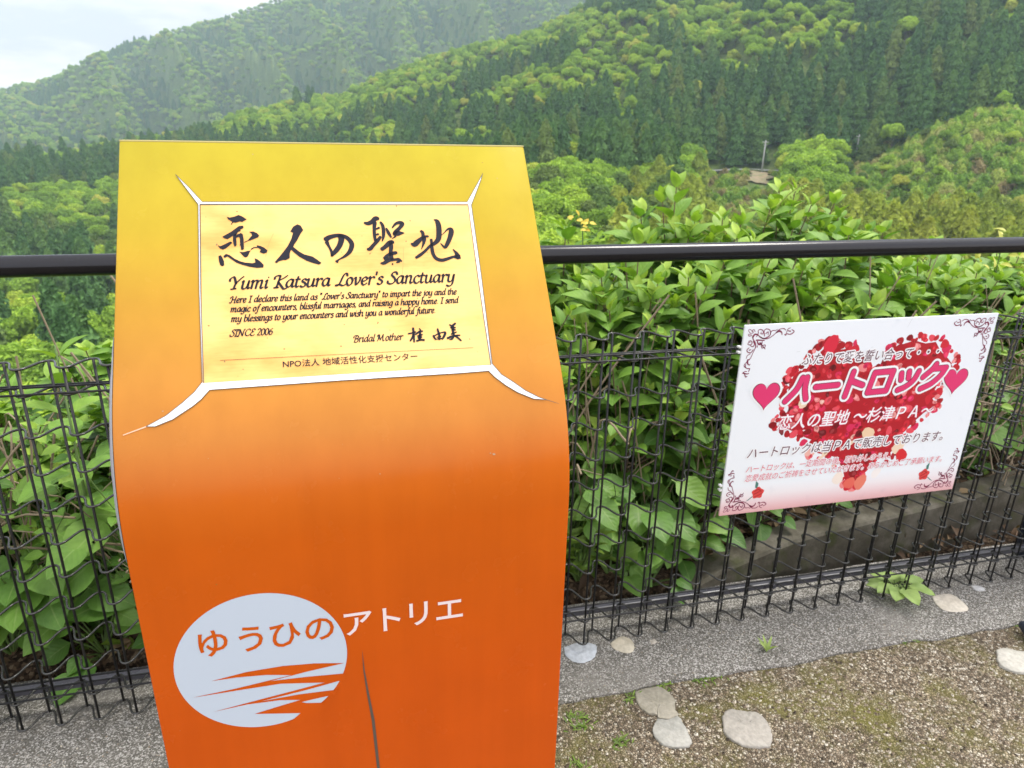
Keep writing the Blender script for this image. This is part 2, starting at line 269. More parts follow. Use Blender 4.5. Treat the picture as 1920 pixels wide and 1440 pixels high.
# ------------------------------------------------------------------ lettering tools
GL = {  # pen strokes of a chancery hand: x-height 50, capitals 76; "advance|stroke|stroke ..."
'a':"48|38,46 22,50 8,34 6,14 16,2 30,14 38,46|38,50 36,12 40,2 48,8", 'b':"44|12,82 8,40 8,6 18,0 34,10 38,32 28,48 14,44 8,34",
'c':"38|34,42 24,50 10,38 6,18 14,2 26,0 36,10", 'd':"48|38,46 22,50 8,34 6,14 16,2 30,14 38,46|46,84 38,46 36,12 40,2 48,8",
'e':"40|8,22 26,28 34,40 24,50 12,42 6,22 12,4 22,0 36,12", 'f':"30|40,74 32,82 24,70 18,30 12,-14 4,-26 -6,-22|8,48 32,50",
'g':"46|38,46 22,50 8,34 6,14 16,2 30,14 38,46|40,50 36,0 30,-20 16,-28 4,-20", 'h':"48|10,82 4,0|8,30 20,48 34,48 36,30 34,8 40,0 48,8",
'i':"22|2,42 10,50 10,40 8,10 12,0 20,8|14,66 16,69", 'j':"22|4,42 12,50 10,10 6,-16 -2,-28 -10,-22|14,66 16,69",
'l':"22|14,84 8,40 8,10 12,0 20,8", 'm':"72|2,42 10,50 8,0|9,32 20,48 32,48 32,30 30,0|32,32 44,48 56,48 56,30 54,8 60,0 68,8",
'n':"48|2,42 10,50 8,0|9,32 20,48 34,48 35,30 33,8 38,0 46,8", 'o':"42|22,50 10,42 6,22 12,4 20,0 32,10 36,30 30,46 22,50",
'p':"46|2,42 10,50 8,10 4,-28|9,32 20,48 32,48 38,32 34,10 22,0 10,6", 'r':"34|2,42 10,50 8,0|9,30 18,44 28,50 34,44",
's':"34|32,44 22,50 12,44 12,34 24,26 30,16 26,4 14,0 4,6", 't':"28|14,66 10,40 8,12 14,0 24,8|2,48 26,50",
'u':"48|2,42 10,50 8,20 10,4 20,0 32,14 38,48|38,50 36,12 40,2 48,8", 'v':"40|2,42 10,50 12,30 16,2 30,20 36,42 34,50",
'w':"62|2,42 10,50 10,20 14,2 26,14 32,44|32,48 32,20 36,2 50,16 56,42 54,50", 'y':"46|2,42 10,50 8,20 10,6 20,2 32,14 38,46|40,50 36,0 30,-20 16,-28 2,-22",
',':"20|8,6 10,0 4,-12", '.':"20|8,2 10,5", "'":"16|10,82 8,62", '"':"26|8,82 6,62|18,82 16,62", ' ':"26",
'Y':"56|-6,50 -4,66 10,76 20,60 28,34|62,78 50,66 28,34 22,4|8,0 22,2 34,4", 'K':"62|0,56 2,70 16,76 30,74|28,74 22,30 16,0|4,0 28,2|66,76 48,60 22,40 40,12 56,-8 72,-4",
'L':"56|60,62 56,76 44,74 34,50 26,20 16,2 2,2|4,4 24,6 44,0 60,10", 'S':"48|50,62 42,76 26,74 20,58 32,44 42,26 34,6 16,0 2,8 2,20",
'H':"68|0,54 4,70 18,76 26,74|26,74 20,30 12,0 -4,4|62,76 54,30 50,0 62,4|22,38 54,40", 'I':"34|6,76 34,76|20,76 14,0|2,0 28,0",
'N':"68|0,60 4,74 16,74|16,74 10,0 -6,4|16,74 36,30 50,0|50,0 56,50 62,74 72,76", 'C':"56|58,62 48,76 28,72 12,46 12,18 26,2 42,2 56,14",
'E':"52|52,64 44,76 26,72 22,54 36,42|36,42 16,34 10,12 22,0 40,2 52,14", 'B':"58|4,50 0,64 12,76 36,76 50,64 44,46 26,40|26,40 48,36 50,14 34,0 12,2|26,74 18,30 12,0",
'M':"84|-4,54 0,70 12,74|12,74 8,20 -2,0|14,74 30,10|30,8 56,76|56,76 58,20 64,0 76,8", '2':"40|4,60 12,74 28,74 34,58 20,28 4,2|4,2 36,2",
'0':"42|22,74 8,60 6,16 20,0 34,14 36,58 22,74", '6':"42|36,70 18,60 6,34 8,10 20,0 34,10 36,30 24,42 8,30"}

def ribbon(P, W, VV, FF):
    """flat stroke of varying width as quads in 2D, round-ish ends"""
    P = np.array(P, float); W = np.array(W, float)
    T = np.gradient(P, axis=0); T /= np.linalg.norm(T, axis=1)[:, None] + 1e-12
    Nn = np.c_[-T[:, 1], T[:, 0]]
    P = np.vstack([P[0] - T[0] * W[0] * .28, P, P[-1] + T[-1] * W[-1] * .28]); W = np.r_[W[0] * .55, W, W[-1] * .55]; Nn = np.vstack([Nn[0], Nn, Nn[-1]])
    b = len(VV)
    for p, w, n in zip(P, W, Nn): VV += [p + n * w / 2, p - n * w / 2]
    for i in range(len(P) - 1): FF.append((b + 2 * i, b + 2 * i + 1, b + 2 * i + 3, b + 2 * i + 2))

def hand_text(s, x0, y0, x1, ys, thick=9.5, thin=3.2, shear=.2, sgn=-1):
    """chancery text from x0 to x1 on baseline y0; ys = metres per font unit; sgn -1 when the panel axis runs downwards"""
    VV, FF = [], []; adv = sum(int(GL[c].split('|')[0]) for c in s); xs = (x1 - x0) / adv; cx = 0
    for c in s:
        g = GL[c].split('|')
        for st in g[1:]:
            pts = [tuple(map(float, p.split(','))) for p in st.split()]
            q = catmull(pts, 6); d = np.gradient(q, axis=0); ph = np.arctan2(d[:, 1], d[:, 0]); th = RAD(38)
            w = np.sqrt((thick * np.sin(ph - th)) ** 2 + (thin * np.cos(ph - th)) ** 2)
            P = np.c_[x0 + (cx + q[:, 0] + shear * q[:, 1]) * xs, y0 + sgn * q[:, 1] * ys]
            ribbon(P, w * ys, VV, FF)
        cx += int(g[0])
    return VV, FF

_fc = {}
def font_text(s, offset=0.0):
    """outline text from Blender's built-in font as a triangulated 2D mesh (unit em), with its bounds"""
    key = (s, offset)
    if key in _fc: return _fc[key]
    c = bpy.data.curves.new("t", 'FONT'); c.body = s; c.size = 1.0; c.resolution_u = 3; c.offset = offset; c.fill_mode = 'FRONT'
    o = bpy.data.objects.new("t", c); COL.objects.link(o)
    dg = bpy.context.evaluated_depsgraph_get(); dg.update()
    me = bpy.data.meshes.new_from_object(o.evaluated_get(dg))
    V = np.array([v.co[:2] for v in me.vertices]); F = [tuple(p.vertices) for p in me.polygons]
    bpy.data.objects.remove(o); bpy.data.meshes.remove(me); bpy.data.curves.remove(c)
    _fc[key] = (V, F); return V, F

def place_font(s, x0, y0, x1, h, offset=0.0, shear=0.0, sgn=1, ref='漢', mask=None):
    """text scaled to run from x0 to x1 with character height h, baseline box bottom at y0"""
    base, _ = font_text(s); lo, hi = base.min(0), base.max(0)
    rv, _ = font_text(ref); rlo, rhi = rv.min(0)[1], rv.max(0)[1]
    V, F = font_text(s if mask is None else ''.join(c if i % 2 == mask else '　' for i, c in enumerate(s)), offset)
    sx = (x1 - x0) / (hi[0] - lo[0]); sy = h / (rhi - rlo)
    yy = (V[:, 1] - rlo) * sy
    return [np.array(p) for p in np.c_[x0 + (V[:, 0] - lo[0]) * sx + shear * (yy - h * .4), y0 + sgn * yy]], list(F)

def tri_poly(pts):
    t = tessellate_polygon([[Vector((p[0], p[1], 0)) for p in pts]]); return [np.array(p, float) for p in pts], [tuple(f) for f in t]

def join2d(parts):
    VV, FF = [], []
    for V, F in parts:
        b = len(VV); VV += list(V); FF += [tuple(i + b for i in f) for f in F]
    return VV, FF
def ribbons(strokes, k=1e-4, n=5, extra=0.0):
    VV, FF = [], []
    for st in strokes:
        q = catmull([(p[0] * k, p[1] * k, p[2] * k) for p in st], n); ribbon(q[:, :2], np.maximum(q[:, 2], 2e-4) + extra, VV, FF)
    return VV, FF

# ------------------------------------------------------------------ orange sign stand (bent sheet front: lower face upright, upper face leaning back)
TH, ARC_R, L0, LA, YFRONT, ZTOP = RAD(37.9), .32037, .37488, .21192, .85, 1.4835
P0 = (.91757, 1.1878)
XL, XR = -.2797, .3183
def prof(s):
    if s < L0: return (P0[0] + (L0 - s) * math.sin(TH), P0[1] + (L0 - s) * math.cos(TH), TH)
    if s < L0 + LA:
        b = TH - (s - L0) / ARC_R
        return (P0[0] + ARC_R * math.cos(TH) - ARC_R * math.cos(b), P0[1] - ARC_R * math.sin(TH) + ARC_R * math.sin(b), b)
    return (YFRONT, H - .404 - .11 - (s - L0 - LA), 0.0)
S_END = L0 + LA + (H - .404 - .11)
SX, SY = .0193, 1.0
def mon_pt(x, s, off=0.0):
    y, z, b = prof(s); return (x - SX, y - math.cos(b) * off - SY, z + math.sin(b) * off)
c_, s_ = math.cos(RAD(1.2)), math.sin(RAD(1.2))
stand = root("sign_stand", (c_ * SX - s_ * SY, s_ * SX + c_ * SY, 0), "yellow to orange sign stand with leaning gold plaque and round white sun emblem", "sign stand", rz=RAD(1.2))

def paint_material(name):
    m = mat(name, rough=.26, spec=.15)
    a = N(m, "ShaderNodeAttribute"); a.attribute_name = "sheet"
    k = N(m, "ShaderNodeMath"); k.operation = 'DIVIDE'; k.inputs[1].default_value = 1.6; L(m, a.outputs['Fac'], k.inputs[0])
    st = [(0.0, (.42, .345, .024)), (.09, (.44, .312, .022)), (.16, (.455, .24, .024)), (.225, (.47, .204, .030)), (.28, (.49, .175, .027)),
          (.325, (.53, .118, .009)), (.371, (.555, .104, .006)), (.42, (.55, .098, .006)), (.54, (.56, .087, .006)), (.64, (.56, .085, .006)), (1.0, (.56, .082, .006))]
    r = ramp(m, st); L(m, k.outputs[0], r.inputs[0])
    v = objcoord(m); n = noise(m, v, 7, 5); rr = ramp(m, [(.35, (.94, .94, .94)), (.75, (1.03, 1.03, 1.03))]); L(m, n, rr.inputs[0])
    col = mixc(m, 1.0, r.outputs[0], rr.outputs[0], 'MULTIPLY')
    sp = noise(m, objcoord(m, (90, 90, 90)), 1.0, 2); spr = ramp(m, [(.80, (0, 0, 0)), (.82, (1, 1, 1))]); L(m, sp, spr.inputs[0])
    L(m, mixc(m, spr.outputs[0], col, (.30, .16, .05)), BS(m).inputs['Base Color'])
    stk = ramp(m, [(.35, (.955, .945, .93)), (.62, (1.02, 1.02, 1.02))]); L(m, noise(m, objcoord(m, (22, 22, 1.6)), 1.0, 5, .6), stk.inputs[0]); col = mixc(m, 1.0, col, stk.outputs[0], 'MULTIPLY'); L(m, mixc(m, spr.outputs[0], col, (.30, .16, .05)), BS(m).inputs['Base Color'])
    fr = ramp(m, [(.3, (.20,) * 3), (.7, (.29,) * 3)]); L(m, noise(m, v, 18, 6), fr.inputs[0]); L(m, fr.outputs[0], BS(m).inputs['Roughness'])
    bump(m, noise(m, objcoord(m, (3, 3, 3)), 1.5, 3), .05, .01)
    return m
M_PAINT = paint_material("orange_paint")
M_WHITE = mat("white_vinyl", (.80, .81, .83), .4)
M_LOGO = mat("pale_blue_white_vinyl", (.50, .57, .65), .38)
M_INK = mat("black_ink", (.016, .016, .024), .6, spec=.15)
M_GREYLINE = mat("dark_grey_line", (.09, .075, .06), .5)
M_PALEPINK = mat("pale_scratch", (.80, .45, .30), .5)

# body: front sheet with rounded edges, sides, top and back
ss = np.r_[np.linspace(0, L0, 14)[:-1], np.linspace(L0, L0 + LA, 26)[:-1], np.linspace(L0 + LA, S_END, 20)]
cols = [(XL, -.030), (XL, -.004), (XL + .0012, -.0012), (XL + .004, 0), (XL + .1, 0), (XR - .1, 0), (XR - .004, 0), (XR - .0012, -.0012), (XR, -.004), (XR, -.030)]
V, A = [], []
for s in ss:
    for x, off in cols: V.append(mon_pt(x, s, off)); A.append(s)
nc = len(cols); F = [(i * nc + j, (i + 1) * nc + j, (i + 1) * nc + j + 1, i * nc + j + 1) for i in range(len(ss) - 1) for j in range(nc - 1)]
front = link("front_panel", quads_mesh("front_panel", V, F, {"sheet": A}), M_PAINT, stand)
smooth_by_angle(front, 40)
# core box behind the sheet
M_CORE = mat("weathered_white_edge", (.27, .27, .28), .6)
core = MB(); prf = [mon_pt(0, s, -.008)[1:] for s in np.r_[0.003, np.linspace(L0, L0 + LA, 9), S_END]]
prf += [(1.205 - SY, 0.0), (1.205 - SY, ZTOP - .03)]
nprf = len(prf); xs0, xs1 = XL + .006 - SX, XR - .006 - SX
core.add([(xs0, y, z) for y, z in prf] + [(xs1, y, z) for y, z in prf],
         [tuple(range(nprf))[::-1], tuple(range(nprf, 2 * nprf))] + [(i, (i + 1) % nprf, nprf + (i + 1) % nprf, nprf + i) for i in range(nprf)])
core.build("cabinet", M_PAINT, stand)
tp = MB(); a0, a1 = mon_pt(0, 0, .0006), mon_pt(0, 0, -.016)
tp.box(XL - SX + .0005, XR - SX - .0005, a0[1], a1[1] + .002, a0[2] - .001, a0[2] + .0012, .0008); tp.build("top_edge", mat("worn_yellow_edge", (.50, .42, .16), .6), stand)
# torn laminate edge on the left of the bend
V, F = [], []
es = np.linspace(.30, .60, 31)
rng = random.Random(4)
for i, s in enumerate(es):
    w = .0030 * math.sin(math.pi * i / 30) ** .6 * rng.uniform(.85, 1.1)
    for x, off in ((XL + .0005, -.001), (XL - w, -.0015), (XL - w, -.006), (XL + .0005, -.012)): V.append(mon_pt(x, s, off))
F = [(i * 4 + j, (i + 1) * 4 + j, (i + 1) * 4 + j + 1, i * 4 + j + 1) for i in range(30) for j in range(3)]
link("torn_edge", quads_mesh("torn_edge", V, F), M_CORE, stand)

def on_stand(name, VF, m, off, parent=stand, attr=True, sub=None):
    VV, FF = VF
    if sub:                                           # subdivide long faces so that they follow the bend
        bm = bmesh.new(); vs = [bm.verts.new((p[0], p[1], 0)) for p in VV]
        for f in FF:
            try: bm.faces.new([vs[i] for i in f])
            except Exception: pass
        for _ in range(3):
            le = [e for e in bm.edges if e.calc_length() > sub]
            if not le: break
            bmesh.ops.subdivide_edges(bm, edges=le, cuts=1)
        bmesh.ops.triangulate(bm, faces=[f for f in bm.faces if len(f.verts) > 4])
        bm.verts.index_update(); VV = [v.co[:2] for v in bm.verts]; FF = [[v.index for v in f.verts] for f in bm.faces]; bm.free()
    me = poly_mesh(name, [mon_pt(p[0], p[1], off) for p in VV], FF)
    a = me.attributes.new("sheet", 'FLOAT', 'POINT'); a.data.foreach_set("value", [float(p[1]) for p in VV])
    # decals face outwards
    bm = bmesh.new(); bm.from_mesh(me)
    for f in bm.faces:
        if f.normal.y > 0: f.normal_flip()
    bm.to_mesh(me); bm.free()
    return link(name, me, m, parent)

# gold plaque
def brass_material():
    m = mat("gold_plaque", rough=.42, metal=.1, spec=.35)
    v = objcoord(m); vb = objcoord(m, (6, 60, 60))
    st = noise(m, objcoord(m, (9, 16, 16)), 1.0, 4, .5); r = ramp(m, [(.47, (.85, .50, .165)), (.57, (.80, .44, .13)), (.70, (.66, .34, .085))]); L(m, st, r.inputs[0])
    fine = noise(m, vb, 6, 3); fr = ramp(m, [(.3, (.93, .93, .93)), (.7, (1.05, 1.05, 1.05))]); L(m, fine, fr.inputs[0])
    c = mixc(m, 1.0, r.outputs[0], fr.outputs[0], 'MULTIPLY')
    sp = noise(m, objcoord(m, (150, 150, 150)), 1.0, 1); spr = ramp(m, [(.76, (0, 0, 0)), (.79, (1, 1, 1))]); L(m, sp, spr.inputs[0])
    L(m, mixc(m, spr.outputs[0], c, (.25, .17, .06)), BS(m).inputs['Base Color'])
    rr = ramp(m, [(.3, (.30,) * 3), (.7, (.5,) * 3)]); L(m, st, rr.inputs[0]); L(m, rr.outputs[0], BS(m).inputs['Roughness'])
    bump(m, fine, .05, .002)
    return m
px0, px1, ps0, ps1 = -.1722, .2125, .1062, .3714
pq = MB()
o_ = [mon_pt(x, s, .0012) for x, s in ((px0, ps0), (px1, ps0), (px1, ps1), (px0, ps1))]; i_ = [mon_pt(x, s, -.001) for x, s in ((px0, ps0), (px1, ps0), (px1, ps1), (px0, ps1))]
pq.add(o_ + i_, [(3, 2, 1, 0), (0, 1, 5, 4), (1, 2, 6, 5), (2, 3, 7, 6), (3, 0, 4, 7)])
plaque = pq.build("plaque", brass_material(), stand)

K = 1e-4
sc = lambda P: [(a * K, b * K) for a, b in P]
on_stand("white_border", join2d([tri_poly(sc(p)) for p in DEC['border']]), M_WHITE, .0008, sub=.02)
on_stand("border_outline", ribbons(DEC['border_line'], n=1), M_GREYLINE, .0015, sub=.02)
on_stand("scratch", ribbons(DEC['pink_line']), M_PALEPINK, .0006, sub=.02)
OFFP = .0018
on_stand("calligraphy", join2d([tri_poly(sc(p)) for p in DEC['title_poly']] + [ribbons(DEC['title_stroke'])]), M_INK, OFFP, plaque)
on_stand("signature", ribbons(DEC['sig_stroke'], extra=.0003), M_INK, OFFP, plaque)
def hand(key, s, ys, **k):
    (x0, y0), (x1, y1) = DEC[key]; return hand_text(s, x0 * K, (y0 + y1) / 2 * K, x1 * K, ys, **k)
on_stand("lettering", hand('title', "Yumi Katsura Lover's Sanctuary", .0122 / 50, thick=15, thin=6.5), M_INK, OFFP, plaque)
on_stand("lettering", join2d([hand('b1', 'Here I declare this land as "Lover\'s Sanctuary" to impart the joy and the', .0061 / 50, thick=16, thin=8),
                              hand('b2', "magic of encounters, blissful marriages, and raising a happy home. I send", .0061 / 50, thick=16, thin=8),
                              hand('b3', "my blessings to your encounters and wish you a wonderful future.", .0061 / 50, thick=16, thin=8)]), M_INK, OFFP, plaque)
on_stand("lettering", hand('since', "SINCE 2006", .0064 / 50, thick=14, thin=7), M_INK, OFFP, plaque)
on_stand("lettering", hand('bridal', "Bridal Mother", .0064 / 50, thick=14, thin=7), M_INK, OFFP, plaque)
(a, b), (c, d) = DEC['npo']
on_stand("lettering", place_font("NPO法人 地域活性化支援センター", a * K, (b + d) / 2 * K, c * K, .0108, .008, 0, -1), M_INK, OFFP, plaque)
on_stand("rule_line", ribbons([[(*DEC['rule'][0], 5), (*DEC['rule'][1], 5)]]), M_INK, OFFP, plaque)
# scratches in the brass
M_SCR_ = mat("brass_scratch", (.42, .27, .08), .5)
for st_ in ([(-760, 1530, 5), (-830, 1700, 4), (-880, 1900, 4)], [(1060, 1800, 5), (1030, 2050, 4), (975, 2400, 5)], [(-980, 2230, 5), (-985, 2330, 5)]): on_stand("scratch", ribbons([st_]), M_SCR_, .0014, plaque)

# round emblem with waves and the name below the bend
cx, cs, cr = [q * K for q in DEC['circle']]
disc = [np.array((cx + cr * math.cos(t), cs + cr * math.sin(t))) for t in np.linspace(0, 2 * math.pi, 97)[:-1]]
emblem = on_stand("emblem_disc", (disc, [tuple(range(96))]), M_LOGO, .0005)
on_stand("wave_stripes", join2d([tri_poly(sc(p)) for p in DEC['waves']]), M_PAINT, .0010, emblem)
def logo_char(c, x, s, sz=.0385):
    V, F = font_text(c, .012); lo, hi = V.min(0), V.max(0); ctr = (lo + hi) / 2
    rv, _ = font_text('の'); k = sz / (rv.max(0)[0] - rv.min(0)[0])
    return [np.array((x * K + (p[0] - ctr[0]) * k, s * K - (p[1] - ctr[1]) * k * 1.04)) for p in V], list(F)
on_stand("lettering", join2d([logo_char(c, x, s) for c, x, s, k in DEC['logo_chars'] if k]), M_PAINT, .0011, emblem)
on_stand("lettering", join2d([logo_char(c, x, s) for c, x, s, k in DEC['logo_chars'] if not k]), mat("pale_pink_vinyl", (.78, .66, .64), .4), .0008)
on_stand("dark_wedge", tri_poly(sc(DEC['wedge'])), M_GREYLINE, .0008)
# chips in the paint
rng = random.Random(11); ch = []
for cxk, csk, r in ((.205, .50, .0022), (.2, .498, .0012), (.045, .512, .0012), (-.22, .405, .001), (.265, .06, .001), (-.1, .02, .001)) + tuple((rng.uniform(XL, XR), rng.uniform(.02, .9), rng.uniform(.0003, .0006)) for _ in range(9)):
    ch.append(([np.array((cxk + r * rng.uniform(.6, 1.3) * math.cos(t), csk + .7 * r * rng.uniform(.6, 1.2) * math.sin(t))) for t in np.linspace(0, 6.28, 9)[:-1]], [tuple(range(8))]))
M_CHIP = mat("bare_chip", (.40, .30, .2), .7)
for c_h in ch: on_stand("paint_chip", c_h, M_CHIP, .0004)

# ------------------------------------------------------------------ white notice board on the fence
BX, BZ, BY, BW, BH = 1.0285, .4485, 1.596, .831, .583
board = root("notice_board", (BX + BW / 2, BY + .003, BZ), "white notice board with red petal heart and pink lettering tied to black mesh fence", "notice board")
def board_material():
    m = mat("printed_board", rough=.3, spec=.5)
    t = N(m, "ShaderNodeTexCoord"); s = N(m, "ShaderNodeSeparateXYZ"); L(m, t.outputs['Object'], s.inputs[0])
    k = N(m, "ShaderNodeMath"); k.operation = 'DIVIDE'; k.inputs[1].default_value = BH; L(m, s.outputs['Z'], k.inputs[0])
    r = ramp(m, [(0, (.66, .36, .37)), (.04, (.72, .50, .52)), (.10, (.77, .72, .74)), (.16, (.76, .80, .84)), (1, (.76, .80, .85))]); L(m, k.outputs[0], r.inputs[0])
    n = ramp(m, [(.62, (1, 1, 1)), (.8, (.93, .94, .95))]); L(m, noise(m, t.outputs['Object'], 22, 4), n.inputs[0])
    L(m, mixc(m, 1.0, r.outputs[0], n.outputs[0], 'MULTIPLY'), BS(m).inputs['Base Color'])
    return m
MB().box(-BW / 2, BW / 2, -.003, .003, 0, BH, .0008).build("panel", board_material(), board)
def on_board(name, VF, m, off, parent=board):
    VV, FF = VF
    me = poly_mesh(name, [(p[0] - BW / 2, -.003 - off, p[1]) for p in VV], FF)
    bm = bmesh.new(); bm.from_mesh(me)
    for f in bm.faces:
        if f.normal.y > 0: f.normal_flip()
    bm.to_mesh(me); bm.free()
    return link(name, me, m, parent)
# heart of petals: every petal a small flat print of its own red
hp = sc(DEC['heart'])
def inside(x, y, P):
    r = False; j = len(P) - 1
    for i in range(len(P)):
        if (P[i][1] > y) != (P[j][1] > y) and x < (P[j][0] - P[i][0]) * (y - P[i][1]) / (P[j][1] - P[i][1]) + P[i][0]: r = not r
        j = i
    return r
rng = random.Random(7)
VV, FF, CC, ZZ, LAY = [], [], [], [], []
def petal(x, y, r, ang, colr, asp=.75):
    lv = 1 + max([l for (qx, qy, qr, l) in LAY if (qx - x) ** 2 + (qy - y) ** 2 < (qr + r * 1.15) ** 2], default=0)
    LAY.append((x, y, r * 1.15, lv)); z = .0001 + lv * 1.4e-5
    b = len(VV); n = 12; ph = rng.uniform(0, 6.28)
    for k in range(n):
        t = 2 * math.pi * k / n; rr = r * (1 + .12 * math.sin(2 * t + ph) + .08 * math.sin(3 * t + 2 * ph)) * (1 - .25 * max(0, math.cos(t + 3.14)))
        px_, py_ = rr * math.cos(t), rr * asp * math.sin(t)
        VV.append((x + px_ * math.cos(ang) - py_ * math.sin(ang), y + px_ * math.sin(ang) + py_ * math.cos(ang))); ZZ.append(z); CC.append(colr)
    FF.append(tuple(range(b, b + n)))
reds = [(.46, .010, .022), (.55, .016, .035), (.36, .007, .017), (.22, .003, .01), (.70, .07, .10), (.14, .003, .01), (.74, .22, .22), (.62, .02, .09)]
hc = np.mean(hp, 0); pb = tri_poly([tuple(hc + (np.array(p) - hc) * .92) for p in hp]); VV += [tuple(p) for p in pb[0]]; ZZ += [.0001] * len(hp); CC += [(.40, .008, .02)] * len(hp); FF += pb[1]

xs_, ys_ = [p[0] for p in hp], [p[1] for p in hp]
for i in range(len(hp)):
    for f in (0.1, .55):
        j = (i + 1) % len(hp); petal(hp[i][0] * (1 - f) + hp[j][0] * f, hp[i][1] * (1 - f) + hp[j][1] * f, rng.uniform(.008, .017), rng.uniform(0, 6.28), rng.choice(reds[:5] + reds[6:]), rng.uniform(.55, .9))
cnt = 0
while cnt < 430:
    x, y = rng.uniform(min(xs_), max(xs_)), rng.uniform(min(ys_), max(ys_))
    if not inside(x, y, hp): continue
    cnt += 1
    r = rng.uniform(.008, .0185) * (1 if cnt < 330 else .65)
    up = (y - min(ys_)) / (max(ys_) - min(ys_)); w = [4, 4, 3, 2.2 * (1 - .6 * up), 1.5 + up, 1.4 * (1 - .7 * up), .8 + 1.2 * up, 2]
    c0 = rng.choices(reds, w)[0]
    if rng.random() < (.13 if up < .33 else .02) and up < .8: c0 = rng.choice([(.78, .60, .44), (.76, .42, .36), (.74, .30, .28)])
    ang = rng.uniform(0, 6.28); petal(x, y, r, ang, c0, rng.uniform(.5, .85))
    if rng.random() < .7:       # folded inner part of the petal, darker or lighter print
        f = rng.choice([.55, .7, 1.25, 1.5]); petal(x + .3 * r * math.cos(ang), y + .3 * r * math.sin(ang), r * .55, ang + .4, tuple(min(.85, q * f + (.03 if f > 1 else 0)) for q in c0), .6)
for x, y, r, an, c0 in ((.275, .515, .030, .5, (.62, .02, .05)), (.432, .062, .024, 1.5, (.68, .12, .09)), (.470, .060, .028, 1.3, (.70, .19, .13)), (.385, .085, .024, .1, (.80, .70, .62)), (.520, .088, .02, .8, (.80, .76, .74)), (.462, .225, .026, 1.2, (.76, .55, .36)), (.495, .425, .02, .4, (.78, .62, .48)), (.58, .17, .026, .4, (.76, .60, .45)), (.6, .14, .026, 1.1, (.60, .02, .03))):
    petal(x, y, r, an, c0, .8)
me = poly_mesh("petal_heart", [(p[0] - BW / 2, -.003 - z, p[1]) for p, z in zip(VV, ZZ)], FF)
ca = me.color_attributes.new("print", 'FLOAT_COLOR', 'POINT'); ca.data.foreach_set("color", np.array([(*c, 1) for c in CC], np.float32).ravel())
bm = bmesh.new(); bm.from_mesh(me)
for f in bm.faces:
    if f.normal.y > 0: f.normal_flip()
bm.to_mesh(me); bm.free()
M_PETAL = mat("petal_print", rough=.32); a_ = N(M_PETAL, "ShaderNodeAttribute"); a_.attribute_name = "print"; L(M_PETAL, a_.outputs['Color'], BS(M_PETAL).inputs['Base Color'])
heart = link("petal_heart", me, M_PETAL, board)

M_BW = mat("print_white", (.81, .82, .84), .32); M_MAROON = mat("print_dark_maroon", (.10, .018, .045), .35); M_PINK = mat("print_pink", (.66, .035, .15), .32)
M_ROSE = mat("print_rose", (.60, .10, .16), .35); M_ORN = mat("print_ornament", (.20, .012, .06), .35); M_HOT = mat("print_hot_pink", (.62, .03, .12), .35)
sl = {k: [(p[0] * K, p[1] * K) for p in v] for k, v in DEC['s_lines'].items()}
def on_board_stack(name, parts, m, off, parent=board):
    VV, FF = [], []
    for i, (V, F) in enumerate(parts):
        b = len(VV); VV += [(p[0] - BW / 2, -.003 - off - i * 1.6e-5, p[1]) for p in V]; FF += [tuple(j + b for j in f) for f in F]
    me = poly_mesh(name, VV, FF); bm = bmesh.new(); bm.from_mesh(me)
    for f in bm.faces:
        if f.normal.y > 0: f.normal_flip()
    bm.to_mesh(me); bm.free(); return link(name, me, m, parent)
ZT_ = max(ZZ) + .0002
def board_line(key, s, h, face, halo, thin, thick, shear=.2, dz=0.0, z0=None):
    z0 = ZT_ if z0 is None else z0
    (x0, y0), (x1, y1) = sl[key]; y = (y0 + y1) / 2 + dz
    V, F = place_font(s, x0, y, x1, h, .0, shear); parts = []
    for q in range(18):           # white rim: the same characters shifted round in a ring, each copy a hair above the last
        t = q * 2.399; rr = thick * (1.0 if q < 11 else .55); parts.append(([(p[0] + rr * math.cos(t), p[1] + rr * math.sin(t)) for p in V], F))
    on_board_stack("lettering_halo", parts, halo, z0)
    on_board("lettering", place_font(s, x0, y, x1, h, thin, shear), face, z0 + .0004)
board_line('l1', "ふたりで愛を誓い合って・・・", .034, M_MAROON, M_BW, .006, .0042)
board_line('l3', "恋人の聖地 〜杉津ＰＡ〜", .047, M_BW, M_HOT, .014, .0022)
board_line('l4', "ハートロックは当ＰＡで販売しております。", .034, M_MAROON, M_BW, .006, .0042)
board_line('l5', "ハートロックは、一定期間の後、取り外しのうえ、", .0225, M_ROSE, M_BW, .004, .0023)
board_line('l6', "恋愛成就のご祈祷をさせていただきます。あらかじめご了承願います。", .0225, M_ROSE, M_BW, .004, .0023)
